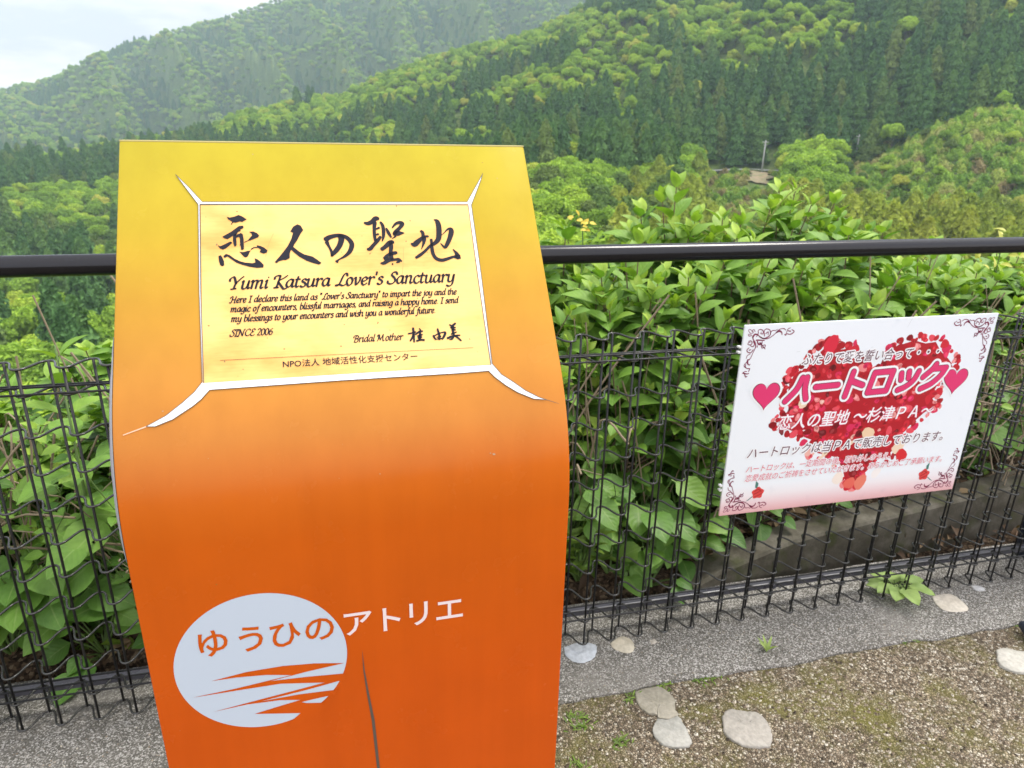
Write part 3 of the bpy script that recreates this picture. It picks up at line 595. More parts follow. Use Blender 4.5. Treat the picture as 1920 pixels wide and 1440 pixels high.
# big rounded title: every pen stroke one capsule outline, with dark rim and white halo
fat = [[(.15, .1), (.42, .5), (.5, .9)], [(.66, .9), (.72, .5), (.88, .12)], [(1.1, .52), (1.9, .52)], [(2.32, .95), (2.32, .06)], [(2.36, .62), (2.85, .42)],
       [(3.15, .84), (3.15, .12)], [(3.15, .12), (3.85, .12)], [(3.85, .12), (3.85, .84)], [(3.85, .84), (3.15, .84)],
       [(4.2, .72), (4.28, .48)], [(4.48, .76), (4.55, .52)], [(4.86, .74), (4.78, .42), (4.55, .2), (4.3, .1)],
       [(5.45, .95), (5.35, .75), (5.12, .5)], [(5.42, .78), (5.9, .78)], [(5.9, .78), (5.8, .5), (5.55, .22), (5.2, .06)]]
(x0, y0), (x1, y1) = sl['l2']
def capsule(P, w):
    P = np.array(P); T = np.gradient(P, axis=0); T /= np.linalg.norm(T, axis=1)[:, None]; Nn = np.c_[-T[:, 1], T[:, 0]]
    a0, a1 = math.atan2(Nn[0][1], Nn[0][0]), math.atan2(Nn[-1][1], Nn[-1][0])
    out = list(P + Nn * w / 2) + [P[-1] + w / 2 * np.array((math.cos(a1 - t), math.sin(a1 - t))) for t in np.linspace(0, math.pi, 10)[1:-1]]
    out += list((P - Nn * w / 2)[::-1]) + [P[0] - w / 2 * np.array((math.cos(a0 - t), math.sin(a0 - t))) for t in np.linspace(0, math.pi, 10)[1:-1]]
    return tri_poly(out)
def fat_title(w):
    for st in fat:
        q = catmull(st, 6); X = x0 + q[:, 0] / 6.0 * (x1 - x0); Y = y0 + (y1 - y0) * q[:, 0] / 6 + .004 + q[:, 1] * .084
        yield capsule(np.c_[X + .2 * (Y - y0 - .04), Y], w)
def heart_shape(cx, cy, w):
    P = []
    for t in np.linspace(0, 2 * math.pi, 49)[:-1]:
        P.append(np.array((cx + w / 32 * 16 * math.sin(t) ** 3, cy + w / 30 * (13 * math.cos(t) - 5 * math.cos(2 * t) - 2 * math.cos(3 * t) - math.cos(4 * t)) + .004)))
    return P, [tuple(range(48))]
for w, m, z in ((.0345, M_BW, ZT_ + .0006), (.0205, M_MAROON, ZT_ + .0010), (.0172, M_PINK, ZT_ + .0014)):
    on_board_stack("title_lettering", list(fat_title(w)), m, z)
for k in ('h1', 'h2'):
    x, y = sl[k][0]
    for w, m, z in ((.102, M_BW, ZT_ + .0002), (.087, M_MAROON, ZT_ + .0005), (.0825, M_PINK, ZT_ + .0008)): on_board("small_heart", heart_shape(x, y, w), m, z)
# corner scrolls, mirrored into the four corners
ot = [[(p[0] * K, p[1] * K, p[2] * K) for p in s] for s in DEC['ornament']]
def orn(fx, fy):
    return ribbons([[((BW - x) if fx else x, (BH - y) if fy else y, w * 1.0) for x, y, w in s] for s in ot], 1.0, 4, .0002)
for fx in (0, 1):
    for fy in (0, 1): on_board("corner_scroll", orn(fx, fy), M_ORN, .0005)
for (x, y), sg_ in zip(DEC['roses'], (-1, 1)):
    x, y = x * K, y * K
    rp = [tri_poly([(x + .019 * (1 + .12 * math.sin(5 * t)) * math.cos(t), y + .0185 * (1 + .12 * math.sin(5 * t)) * math.sin(t)) for t in np.linspace(0, 6.283, 41)[:-1]])]
    on_board("rose_print", join2d(rp), mat("print_rose_red", (.62, .05, .05), .35), .0006)
    on_board("rose_print", ribbons([[(x - .012, y + .006, .0025), (x, y + .012, .003), (x + .011, y + .004, .0025)], [(x - .014, y - .004, .0025), (x, y + .002, .003), (x + .006, y + .006, .002)], [(x - .01, y - .012, .0025), (x + .004, y - .008, .003), (x + .014, y - .002, .002)]], 1.0), mat("print_rose_dark", (.33, .02, .02), .35), .0008)
    lf = lambda ax, ay, bx, by: tri_poly([(x + sg_ * ax, y + ay), (x + sg_ * (ax * .6 + bx * .4 - .005), y + (ay * .6 + by * .4) + .006), (x + sg_ * bx, y + by), (x + sg_ * (ax * .6 + bx * .4 + .005), y + (ay * .6 + by * .4) - .006)])
    for q_ in (lf(.014, -.01, .038, -.026), lf(.004, .014, .012, .042)): on_board("rose_leaf", q_, mat("print_leaf_green", (.06, .19, .16), .4), .0005)
M_TIE = mat("white_tie", (.7, .7, .7), .5)
for x, z in [(p[0] * K, p[1] * K) for p in DEC['ties']]:
    MB().box(-BW / 2 - .008, -BW / 2 + .001, -.001, .012, z - .0025, z + .0025, .0008).build("cable_tie", M_TIE, board)
# smudges and scuffs on the board
rng = random.Random(3); sm = []
for x, y, l, a in ((.52, .555, .03, 1.2), (.50, .50, .015, 1.3), (.41, .50, .01, .1), (.345, .47, .008, 0), (.30, .52, .007, .2), (.47, .52, .008, .1), (.70, .42, .005, .5), (.17, .50, .012, 0)):
    sm.append([(x, y, .0006), (x + l * .5 * math.cos(a), y + l * .5 * math.sin(a), .0009), (x + l * math.cos(a), y + l * math.sin(a), .0005)])
M_SCUFF = mat("scuff_grey", (.52, .55, .56), .6)
for q_ in sm: on_board("scuff", ribbons([q_], 1.0), M_SCUFF, .0003)
# ------------------------------------------------------------------ black mesh fence with handrail
FD, FP, FX0, FDEP = 1.626, .09, -.70992, .051          # front wire plane, pitch, first wire, depth of the double mesh
fence = root("mesh_fence", (.5, 1.70, 0), "black double wire mesh fence with round handrail behind the orange stand", "fence")
def black_paint(name, base=(.012, .012, .014), rough=.3):
    m = mat(name, base, rough, spec=.5)
    v = objcoord(m); r = ramp(m, [(.35, (rough * .75,) * 3), (.7, (min(1, rough * 1.5),) * 3)]); L(m, noise(m, v, 30, 4), r.inputs[0]); L(m, r.outputs[0], BS(m).inputs['Roughness'])
    d = noise(m, v, 9, 5, .7); c = ramp(m, [(.55, base), (.8, (.05, .045, .042))]); L(m, d, c.inputs[0]); L(m, c.outputs[0], BS(m).inputs['Base Color'])
    return m
M_WIRE = black_paint("black_wire_coating", (.006, .006, .007), rough=.45); M_RAIL = mat("black_rail_paint", (.007, .007, .010), .20, spec=.35)
M_CHAN = black_paint("dark_channel_paint", (.055, .055, .068), .3); M_WAVE = mat("worn_wave_wire", (.055, .055, .052), .2, .35); M_POST = black_paint("navy_post_paint", (.012, .017, .03), .3)
fx, fy = fence.location.x, fence.location.y
nA, nB = -8, 40
zs_top, zs_bot = 1.003, .0275
rng_w = random.Random(6)
w = MB()
for i in range(nA, nB + 1):
    x = FX0 + FP * i + rng_w.uniform(-.0012, .0012)
    w.tube([(x - fx, FD - fy, zs_bot), (x - fx, FD - fy, .5), (x - fx, FD - fy, zs_top)], .0031, 6)
    w.tube([(x + FP / 2 - fx, FD + FDEP - fy, zs_bot), (x + FP / 2 - fx, FD + FDEP - fy, .5), (x + FP / 2 - fx, FD + FDEP - fy, zs_top)], .0031, 6)
w2 = MB()
def wave(z):
    pts = []
    for i in range(nA * 14, nB * 14 + 1):
        t = i / 14.0; c = .5 - .5 * math.cos(2 * math.pi * t); c = c + .10 * math.sin(4 * math.pi * t) * 0
        c = .5 + .5 * math.tanh(1.25 * (2 * c - 1)) / math.tanh(1.25)
        pts.append((FX0 + FP * t - fx, FD - .004 + (FDEP + .008) * c - fy, z))
    return pts
for z in (1.003, .940, .841, .748, .656, .565, .4725, .3795, .2855, .195, .112, .0275): w2.tube(wave(z), .0029, 6)
xa, xb = FX0 + FP * nA - fx, FX0 + FP * nB - fx
for y, z in ((FD - .005, .945), (FD + FDEP + .005, .945), (FD + FDEP / 2, .951), (FD - .005, .123), (FD + FDEP + .005, .123), (FD + FDEP / 2, .129)):
    w.tube([(xa, y - fy, z), ((xa + xb) / 2, y - fy, z), (xb, y - fy, z)], .0026, 6)
w.build("upright_wires", M_WIRE, fence, True); w2.build("wave_wires", M_WAVE, fence, True)
RY, RZ = 1.75, 1.2045
r_ = MB(); r_.tube([(xa, RY - fy, RZ), (0, RY - fy, RZ), (xb, RY - fy, RZ)], .0245, 40); rail = r_.build("handrail", M_RAIL, fence, True); smooth_by_angle(rail)
c_m = MB(); c_m.box(xa, xb, 1.700 - fy, 1.726 - fy, .072, .092, .003); chan = c_m.build("bottom_rail", M_CHAN, fence)
bolt = MB(); bx = 1.33 - fx
bolt.tube([(bx, 1.693 - fy, .088), (bx, 1.684 - fy, .088)], .008, 6); bolt.tube([(bx + .02, 1.693 - fy, .088), (bx + .02, 1.680 - fy, .088)], .004, 8); bolt.build("bolt", M_CHAN, chan)
for xp in (-1.60, .44, 2.50):
    p = MB(); p.box(xp - .03 - fx, xp + .03 - fx, 1.735 - fy, 1.795 - fy, -.02, 1.165, .004)
    po = p.build("post", M_POST, fence)
    q = MB(); q.box(xp - .025 - fx, xp + .025 - fx, 1.735 - fy, 1.765 - fy, 1.165, 1.185, .003); q.build("rail_bracket", M_POST, po)

# ------------------------------------------------------------------ ground in front: gravel concrete and the rough footing under the fence
def gravel_material():
    m = mat("washed_gravel", rough=.85, spec=.25)
    v = objcoord(m)
    nz = N(m, "ShaderNodeTexNoise"); nz.inputs['Scale'].default_value = 60; L(m, v, nz.inputs['Vector'])
    wv = N(m, "ShaderNodeVectorMath"); wv.operation = 'MULTIPLY_ADD'; wv.inputs[1].default_value = (.006,) * 3; L(m, nz.outputs['Color'], wv.inputs[0]); L(m, v, wv.inputs[2])
    vo = N(m, "ShaderNodeTexVoronoi"); vo.inputs['Scale'].default_value = 145; L(m, wv.outputs[0], vo.inputs['Vector'])
    ve = N(m, "ShaderNodeTexVoronoi"); ve.feature = 'DISTANCE_TO_EDGE'; ve.inputs['Scale'].default_value = 145; L(m, wv.outputs[0], ve.inputs['Vector'])
    sp = N(m, "ShaderNodeSeparateColor"); L(m, vo.outputs['Color'], sp.inputs[0])
    peb = ramp(m, [(0, (.085, .066, .044)), (.3, (.21, .16, .108)), (.55, (.31, .245, .17)), (.8, (.44, .37, .27)), (1, (.60, .55, .45))]); L(m, sp.outputs[0], peb.inputs[0])
    gap = ramp(m, [(.0, (0, 0, 0)), (.16, (1, 1, 1))]); L(m, ve.outputs['Distance'], gap.inputs[0])
    c = mixc(m, gap.outputs[0], (.05, .042, .028), peb.outputs[0])
    dk = ramp(m, [(.42, (1, 1, 1)), (.72, (.66, .66, .68))]); L(m, noise(m, v, 1.7, 4), dk.inputs[0]); c = mixc(m, 1.0, c, dk.outputs[0], 'MULTIPLY')
    mo = noise(m, v, 4.2, 6, .7); mr = ramp(m, [(.46, (0, 0, 0)), (.68, (.72, .72, .72))]); L(m, mo, mr.inputs[0])
    L(m, mixc(m, mr.outputs[0], c, (.15, .145, .02)), BS(m).inputs['Base Color'])
    hm = ramp(m, [(0, (0, 0, 0)), (.3, (1, 1, 1))]); L(m, ve.outputs['Distance'], hm.inputs[0]); bump(m, hm.outputs[0], .9, .004)
    return m
def concrete_material(name, moss=False, dark=1.0):
    m = mat(name, rough=.88, spec=.25)
    v = objcoord(m)
    vo = N(m, "ShaderNodeTexVoronoi"); vo.inputs['Scale'].default_value = 300; L(m, v, vo.inputs['Vector'])
    sp = N(m, "ShaderNodeSeparateColor"); L(m, vo.outputs['Color'], sp.inputs[0])
    d = dark
    gr = ramp(m, [(0, (.10 * d, .094 * d, .08 * d)), (.5, (.17 * d, .16 * d, .138 * d)), (.72, (.25 * d, .235 * d, .205 * d)), (.86, (.40 * d, .38 * d, .345 * d)), (1, (.58 * d, .56 * d, .52 * d))]); 
    ad = N(m, "ShaderNodeMath"); ad.operation = 'ADD'; L(m, sp.outputs[0], ad.inputs[0])
    big = ramp(m, [(.3, (-.22,) * 3), (.72, (.17,) * 3)]); L(m, noise(m, v, 3.2, 5, .6), big.inputs[0]); L(m, big.outputs[0], ad.inputs[1]); L(m, ad.outputs[0], gr.inputs[0])
    fine = ramp(m, [(.3, (.75, .75, .75)), (.7, (1.12, 1.12, 1.12))]); L(m, noise(m, v, 240, 4, .7), fine.inputs[0])
    c = mixc(m, 1.0, gr.outputs[0], fine.outputs[0], 'MULTIPLY')
    worn = ramp(m, [(.56, (0, 0, 0)), (.72, (.75, .75, .75))]); L(m, noise(m, v, 2.1, 5, .6), worn.inputs[0]); c = mixc(m, worn.outputs[0], c, (.25 * d, .235 * d, .21 * d))
    if moss:
        mr = ramp(m, [(.52, (0, 0, 0)), (.68, (.8, .8, .8))]); L(m, noise(m, v, 6, 5), mr.inputs[0]); c = mixc(m, mr.outputs[0], c, (.05, .058, .02))
    L(m, c, BS(m).inputs['Base Color']); bump(m, noise(m, v, 190, 5, .75), .75, .006)
    return m
rng = random.Random(2)
# gravel sheet reaching behind the photographer
gx = np.r_[-60, -20, np.linspace(-3, 5, 81), 20, 60]; gy = np.r_[-60, -15, -4, np.linspace(-1, 1.452, 26)]
V = [(x, y, -.010) for y in gy for x in gx]; nx = len(gx)
F = [(j * nx + i, j * nx + i + 1, (j + 1) * nx + i + 1, (j + 1) * nx + i) for j in range(len(gy) - 1) for i in range(nx - 1)]
tag(link("gravel_ground", quads_mesh("gravel_ground", V, F), gravel_material()), "brown washed gravel ground with green moss patches", "ground", kind="structure")
# footing: a real slab with an uneven front edge
ex = np.r_[-40, -10, np.linspace(-2.6, 4.6, 181), 12, 40]
V, F = [], []
for x in ex:
    e = 1.447 + .006 * math.sin(x * 9.1) + .004 * math.sin(x * 23 + 1) + rng.uniform(-.0035, .0035)
    V += [(x, e, -.03), (x, e + .001, -.004), (x, e + .006, .0), (x, 1.60, .0), (x, 1.842 + .004 * math.sin(x * 11), .0), (x, 1.85, -.2)]
F = [(i * 6 + j, (i + 1) * 6 + j, (i + 1) * 6 + j + 1, i * 6 + j + 1) for i in range(len(ex) - 1) for j in range(5)]
foot = link("concrete_footing", quads_mesh("concrete_footing", V, F), concrete_material("rough_exposed_concrete", dark=.84)); smooth_by_angle(foot, 30)
tag(foot, "rough grey concrete strip under the fence", "pavement", kind="structure")
# flat stones set in the ground
def stone_material(name, c1, c2):
    m = mat(name, rough=.75, spec=.3); v = objcoord(m)
    r = ramp(m, [(.3, c1), (.7, c2)]); L(m, noise(m, v, 9, 6, .65), r.inputs[0])
    f = ramp(m, [(.25, (.72, .72, .72)), (.75, (1.12, 1.12, 1.12))]); L(m, noise(m, v, 70, 5, .7), f.inputs[0])
    L(m, mixc(m, 1.0, r.outputs[0], f.outputs[0], 'MULTIPLY'), BS(m).inputs['Base Color']); bump(m, noise(m, v, 45, 5, .7), .5, .005); return m
def flat_stone(name, P, h, m, label, base=-.03, z0=-.010):
    P = np.array(P, float) / 1000; c = P.mean(0)
    q = catmull([tuple(p) for p in P] + [tuple(P[0])], 4)[:-1]; n = len(q); V = []
    for k, (sc_, z) in enumerate(((1.0, base), (1.0, z0 + h * .45), (.985, z0 + h * .8), (.94, z0 + h), (.6, z0 + h * 1.12), (.25, z0 + h * 1.15))):
        for p in q: V.append((*(((p - c) * sc_ + (rng.uniform(-.0016, .0016), rng.uniform(-.0016, .0016)))), z + (rng.uniform(-.0012, .0012) if k > 1 else 0)))
    F = [(k * n + i, k * n + (i + 1) % n, (k + 1) * n + (i + 1) % n, (k + 1) * n + i) for k in range(5) for i in range(n)]
    me = poly_mesh(name, V, F + [tuple(5 * n + i for i in range(n))], True)
    o = link(name, me, m, None, (c[0], c[1], 0)); return tag(o, label, "stone")
flat_stone("flat_stone", DEC['stones'][0], .006, stone_material("stone_olive", (.21, .195, .15), (.32, .295, .24)), "olive grey flat stone touching the concrete strip beside the orange stand")
flat_stone("flat_stone", DEC['stones'][1], .007, stone_material("stone_grey", (.25, .25, .225), (.38, .37, .335)), "light grey flat stone in gravel joined to the olive stone")
flat_stone("flat_stone", DEC['stones'][2], .007, stone_material("stone_beige", (.26, .245, .215), (.35, .325, .285)), "rounded beige flat stone lying alone in the gravel")
s4 = [list(p) for p in DEC['stones'][3]]; s4 = s4[:3] + [[s4[3][0] + 120, s4[3][1] - 20], [s4[4][0] + 120, s4[4][1] - 10]] + s4[5:]
flat_stone("flat_stone", s4, .010, stone_material("stone_white", (.36, .35, .30), (.50, .48, .43)), "whitish angular stone at the far right edge of the gravel")
pc = [((.42, .45, .48), (.52, .55, .58), "pale bluish stone set in the concrete beside the orange stand"), ((.48, .43, .33), (.58, .53, .42), "small square beige stone set in the concrete below the fence"),
      ((.46, .41, .33), (.62, .57, .48), "cream rough stone set in the concrete beside the cut leaves"), ((.45, .45, .44), (.56, .56, .55), "small white stone chip in the concrete near the fence post"),
      ((.42, .38, .32), (.52, .47, .40), "tiny round pale stone in the concrete below the fence")]
for P, (a, b, lb) in zip(DEC['patches'], pc): flat_stone("embedded_stone", P, .002, stone_material("embedded_stone", a, b), lb, -.02, 0)
# toe of a dark shoe-like rubber foot at the right edge of the frame
sh = MB(); 
sh_pts = [(2.10, 1.30, .018), (2.075, 1.36, .022), (2.083, 1.42, .02)]
sh.tube(catmull(sh_pts, 6), [.012 + .012 * math.sin(math.pi * i / 12) for i in range(13)], 14)
sh.build("shoe_toe", mat("dark_rubber", (.02, .025, .04), .5), None, True); tag(bpy.data.objects["shoe_toe"], "dark navy shoe toe on the gravel at the right edge", "shoe")
# concrete kerb behind the fence, running away to the right
ka, kb = np.array((1.12, 1.826)), np.array((5.2, 2.30)); kd = (kb - ka) / np.linalg.norm(kb - ka); kn = np.array((-kd[1], kd[0]))
V = []; kk = np.linspace(0, np.linalg.norm(kb - ka), 40)
for t in kk:
    zt = .015 + .095 * min(1, t / .45) ** .7 + .026 * t; p = ka + kd * t
    for o, z in ((0, -.12), (.004, zt - .010), (.012, zt), (.105, zt + .004), (.11, -.1)): q = p + kn * o; V.append((q[0], q[1], z))
F = [(i * 5 + j, (i + 1) * 5 + j, (i + 1) * 5 + j + 1, i * 5 + j + 1) for i in range(39) for j in range(4)]
km = mat("mossy_smooth_concrete", rough=.9, spec=.2); kv = objcoord(km); kr = ramp(km, [(.32, (.040, .035, .024)), (.5, (.085, .077, .057)), (.68, (.16, .148, .118))]); L(km, noise(km, kv, 7, 9, .75), kr.inputs[0])
kmo = ramp(km, [(.55, (0, 0, 0)), (.7, (.8, .8, .8))]); L(km, noise(km, kv, 9, 5), kmo.inputs[0]); L(km, mixc(km, kmo.outputs[0], kr.outputs[0], (.05, .062, .016)), BS(km).inputs['Base Color']); bump(km, noise(km, kv, 80, 5, .7), .4, .005)
kerb = link("concrete_kerb", poly_mesh("concrete_kerb", V, F, True), km); smooth_by_angle(kerb, 30)
tag(kerb, "mossy grey concrete kerb behind the lower right of the fence", "kerb")
# soil behind the fence
def soil_z(x, y):
    b = .02 + .06 * max(0, min(1, (y - 1.85) / .4)) + .05 * max(0, min(1, (x - .8) / 1.5))
    return b - max(0, y - 3.3) * .34 + .018 * math.sin(x * 7 + y * 5) + .012 * math.sin(x * 17 - y * 13)
gx = np.linspace(-4, 7.5, 116); gy = np.r_[1.849, np.linspace(1.9, 4.6, 40)]
V = []
for y in gy:
    for x in gx:
        z = soil_z(x, y)
        if x > 1.0:
            dd = (np.array((x, y)) - ka) @ kn
            if dd < .06: z = min(z, -.07)
        if y < 1.86: z = -.05
        V.append((x, y, z))
nx = len(gx); F = [(j * nx + i, j * nx + i + 1, (j + 1) * nx + i + 1, (j + 1) * nx + i) for j in range(len(gy) - 1) for i in range(nx - 1)]
def soil_material():
    m = mat("leaf_litter_soil", rough=.95, spec=.1); v = objcoord(m)
    vo = N(m, "ShaderNodeTexVoronoi"); vo.inputs['Scale'].default_value = 120; L(m, v, vo.inputs['Vector']); sp = N(m, "ShaderNodeSeparateColor"); L(m, vo.outputs['Color'], sp.inputs[0])
    r = ramp(m, [(0, (.018, .013, .009)), (.5, (.05, .033, .022)), (.8, (.10, .068, .043)), (1, (.17, .13, .085))]); L(m, sp.outputs[0], r.inputs[0])
    L(m, r.outputs[0], BS(m).inputs['Base Color']); bump(m, noise(m, v, 60, 5, .7), .9, .02); return m
tag(link("soil_bank", quads_mesh("soil_bank", V, F), soil_material()), "dark soil with leaf litter behind the fence", "ground", kind="structure")

# loose pebbles lying on the gravel and the strip (nobody could count them)
def pebble_field(name, label, n, y0, y1, z, lo, hi, m, seed):
    rg = np.random.default_rng(seed); V0 = np.array([(math.cos(a) * math.sin(t), math.sin(a) * math.sin(t), math.cos(t)) for t in (.35, 1.1, 1.7) for a in np.linspace(0, 2 * math.pi, 7)[:-1]])
    F0 = np.array([(i * 6 + k, i * 6 + (k + 1) % 6, (i + 1) * 6 + (k + 1) % 6, (i + 1) * 6 + k) for i in range(2) for k in range(6)] + [(0, 1, 2, 3), (0, 3, 4, 5)])
    x = rg.uniform(-1.3, 2.5, n); y = rg.uniform(y0, y1, n); s = rg.uniform(lo, hi, (n, 1)) ** 1.0 * rg.uniform(.6, 1.35, (n, 3)) * np.array((1, 1, .6)); a = rg.uniform(0, 6.28, n); c, si = np.cos(a), np.sin(a)
    W = V0[None] * (1 + rg.uniform(-.16, .16, (n, 18, 1))) * s[:, None, :]; X = W[..., 0] * c[:, None] - W[..., 1] * si[:, None] + x[:, None]; Y = W[..., 0] * si[:, None] + W[..., 1] * c[:, None] + y[:, None]; Z = W[..., 2] + z
    F = (F0[None] + (np.arange(n) * 18)[:, None, None]).reshape(-1, 4)
    return tag(link(name, quads_mesh(name, np.stack([X, Y, Z], -1).reshape(-1, 3), F, {"tint": np.repeat(rg.random(n), 18)}), m), label, "pebbles", kind="stuff")
pm = mat("loose_pebble", rough=.85, spec=.25); pa = N(pm, "ShaderNodeAttribute"); pa.attribute_name = "tint"; pr_ = ramp(pm, [(0, (.06, .047, .033)), (.35, (.20, .155, .11)), (.7, (.36, .30, .22)), (1, (.60, .56, .47))]); L(pm, pa.outputs['Fac'], pr_.inputs[0]); L(pm, pr_.outputs[0], BS(pm).inputs['Base Color'])
pebble_field("loose_gravel", "loose small pebbles scattered over the gravel ground", 9000, .75, 1.445, -.0095, .0022, .0052, pm, 41)
pebble_field("grit", "loose grit on the concrete strip", 700, 1.45, 1.62, .0004, .0010, .0026, pm, 42)
# ------------------------------------------------------------------ leaves and near plants
def leaf_material(name, stops, transl=.22, rough=.55, veins=True, hue=.0):
    m = mat(name, rough=rough, spec=.35); nt = m.node_tree
    a = N(m, "ShaderNodeAttribute"); a.attribute_name = "tint"
    r = ramp(m, stops); L(m, a.outputs['Fac'], r.inputs[0])
    v = objcoord(m); n = ramp(m, [(.3, (.78, .80, .75)), (.7, (1.14, 1.10, 1.08))]); L(m, noise(m, v, 24, 4), n.inputs[0])
    c = mixc(m, 1.0, r.outputs[0], n.outputs[0], 'MULTIPLY')
    if veins:
        uv = N(m, "ShaderNodeUVMap"); uv.uv_map = "UVMap"; s = N(m, "ShaderNodeSeparateXYZ"); L(m, uv.outputs[0], s.inputs[0])
        ab = N(m, "ShaderNodeMath"); ab.operation = 'ABSOLUTE'; L(m, s.outputs['X'], ab.inputs[0])
        mid = ramp(m, [(.0, (1, 1, 1)), (.07, (0, 0, 0))]); L(m, ab.outputs[0], mid.inputs[0])
        k = N(m, "ShaderNodeMath"); k.operation = 'MULTIPLY_ADD'; k.inputs[1].default_value = -.34; L(m, ab.outputs[0], k.inputs[0]); L(m, s.outputs['Y'], k.inputs[2])
        k2 = N(m, "ShaderNodeMath"); k2.operation = 'MULTIPLY'; k2.inputs[1].default_value = 46; L(m, k.outputs[0], k2.inputs[0])
        sn = N(m, "ShaderNodeMath"); sn.operation = 'SINE'; L(m, k2.outputs[0], sn.inputs[0])
        side = ramp(m, [(.86, (0, 0, 0)), (1.0, (.16, .16, .16))]); L(m, sn.outputs[0], side.inputs[0])
        mxv = N(m, "ShaderNodeMath"); mxv.operation = 'MAXIMUM'; L(m, mid.outputs[0], mxv.inputs[0]); L(m, side.outputs[0], mxv.inputs[1])
        fac = N(m, "ShaderNodeMath"); fac.operation = 'MULTIPLY'; fac.inputs[1].default_value = .42; L(m, mxv.outputs[0], fac.inputs[0])
        c = mixc(m, fac.outputs[0], c, (.30, .40, .14))
        bump(m, sn.outputs[0], .12, .003)
    L(m, c, BS(m).inputs['Base Color'])
    t = N(m, "ShaderNodeBsdfTranslucent"); tcol = mixc(m, 1.0, c, (1.25, 1.45, .55), 'MULTIPLY'); L(m, tcol, t.inputs['Color'])
    ms = N(m, "ShaderNodeMixShader"); ms.inputs[0].default_value = transl
    out = nt.nodes['Material Output']; L(m, BS(m).outputs[0], ms.inputs[1]); L(m, t.outputs[0], ms.inputs[2]); L(m, ms.outputs[0], out.inputs['Surface'])
    return m
def leaf_template(width=.56, fold=.30, droop=.28, rows=6, tip=1.0, petiole=.12, wavy=.0):
    V, UV = [], []; xs = (-1, -.5, 0, .5, 1)
    for i in range(rows + 1):
        t = i / rows; wv = width / 2 * (math.sin(math.pi * min(1, t ** .78)) ** .8 if 0 < t < 1 else .02)
        if t > .8: wv *= 1 - .35 * (t - .8) / .2 * tip
        for x in xs:
            V.append((x * wv, petiole + t * (1 - .08 * t * droop), fold * abs(x) * wv - droop * t * t + wavy * math.sin(t * 11 + x * 2) * abs(x))); UV.append((x, t))
    F = [(i * 5 + j, i * 5 + j + 1, (i + 1) * 5 + j + 1, (i + 1) * 5 + j) for i in range(rows) for j in range(4)]
    b = len(V)
    V += [(-.012, -.02, 0), (.012, -.02, 0), (.012, petiole + .02, .002), (-.012, petiole + .02, .002)]; UV += [(0, 0)] * 4; F.append((b, b + 1, b + 2, b + 3))
    return np.array(V), np.array(F), np.array(UV)
class Leaves:
    """many copies of one leaf shape gathered into one foliage mesh"""
    def __init__(s, tmpl): s.t = tmpl; s.M, s.P, s.S, s.T = [], [], [], []
    def add(s, p, d, up, size, tint):
        d = np.array(d, float); d /= np.linalg.norm(d) + 1e-9; up = np.array(up, float); x = np.cross(d, up); x /= np.linalg.norm(x) + 1e-9; z = np.cross(x, d)
        s.M.append(np.c_[x, d, z]); s.P.append(p); s.S.append(size); s.T.append(tint)
    def mesh(s, name):
        V, F, UV = s.t; M = np.array(s.M); n = len(M); k = len(V)
        W = np.einsum('nij,kj->nki', M, V) * np.array(s.S)[:, None, None] + np.array(s.P)[:, None, :]
        FF = (F[None] + (np.arange(n) * k)[:, None, None]).reshape(-1, 4)
        return quads_mesh(name, W.reshape(-1, 3), FF, {"tint": np.repeat(np.array(s.T), k)}, np.tile(UV, (n, 1)))
T_HYD = leaf_template(.58, .34, .26, 7); T_BIG = leaf_template(.80, .22, .30, 6, .6, .10, .02); T_THIN = leaf_template(.20, .3, .35, 5, 1, .03)
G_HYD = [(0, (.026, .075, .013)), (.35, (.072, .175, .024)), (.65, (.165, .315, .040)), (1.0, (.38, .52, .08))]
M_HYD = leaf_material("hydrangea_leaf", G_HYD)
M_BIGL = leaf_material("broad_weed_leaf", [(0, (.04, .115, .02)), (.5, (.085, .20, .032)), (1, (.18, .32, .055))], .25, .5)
M_THINL = leaf_material("narrow_weed_leaf", [(0, (.04, .09, .015)), (1, (.17, .26, .035))], .3, .5, False)
M_YEL = leaf_material("yellowed_leaf", [(0, (.62, .44, .05)), (1, (.80, .66, .12))], .3, .5)
M_STEM = mat("brown_stem", (.14, .095, .055), .8); M_GSTEM = mat("green_stem", (.10, .17, .04), .6); M_DRY = mat("dry_twig", (.27, .21, .14), .85)
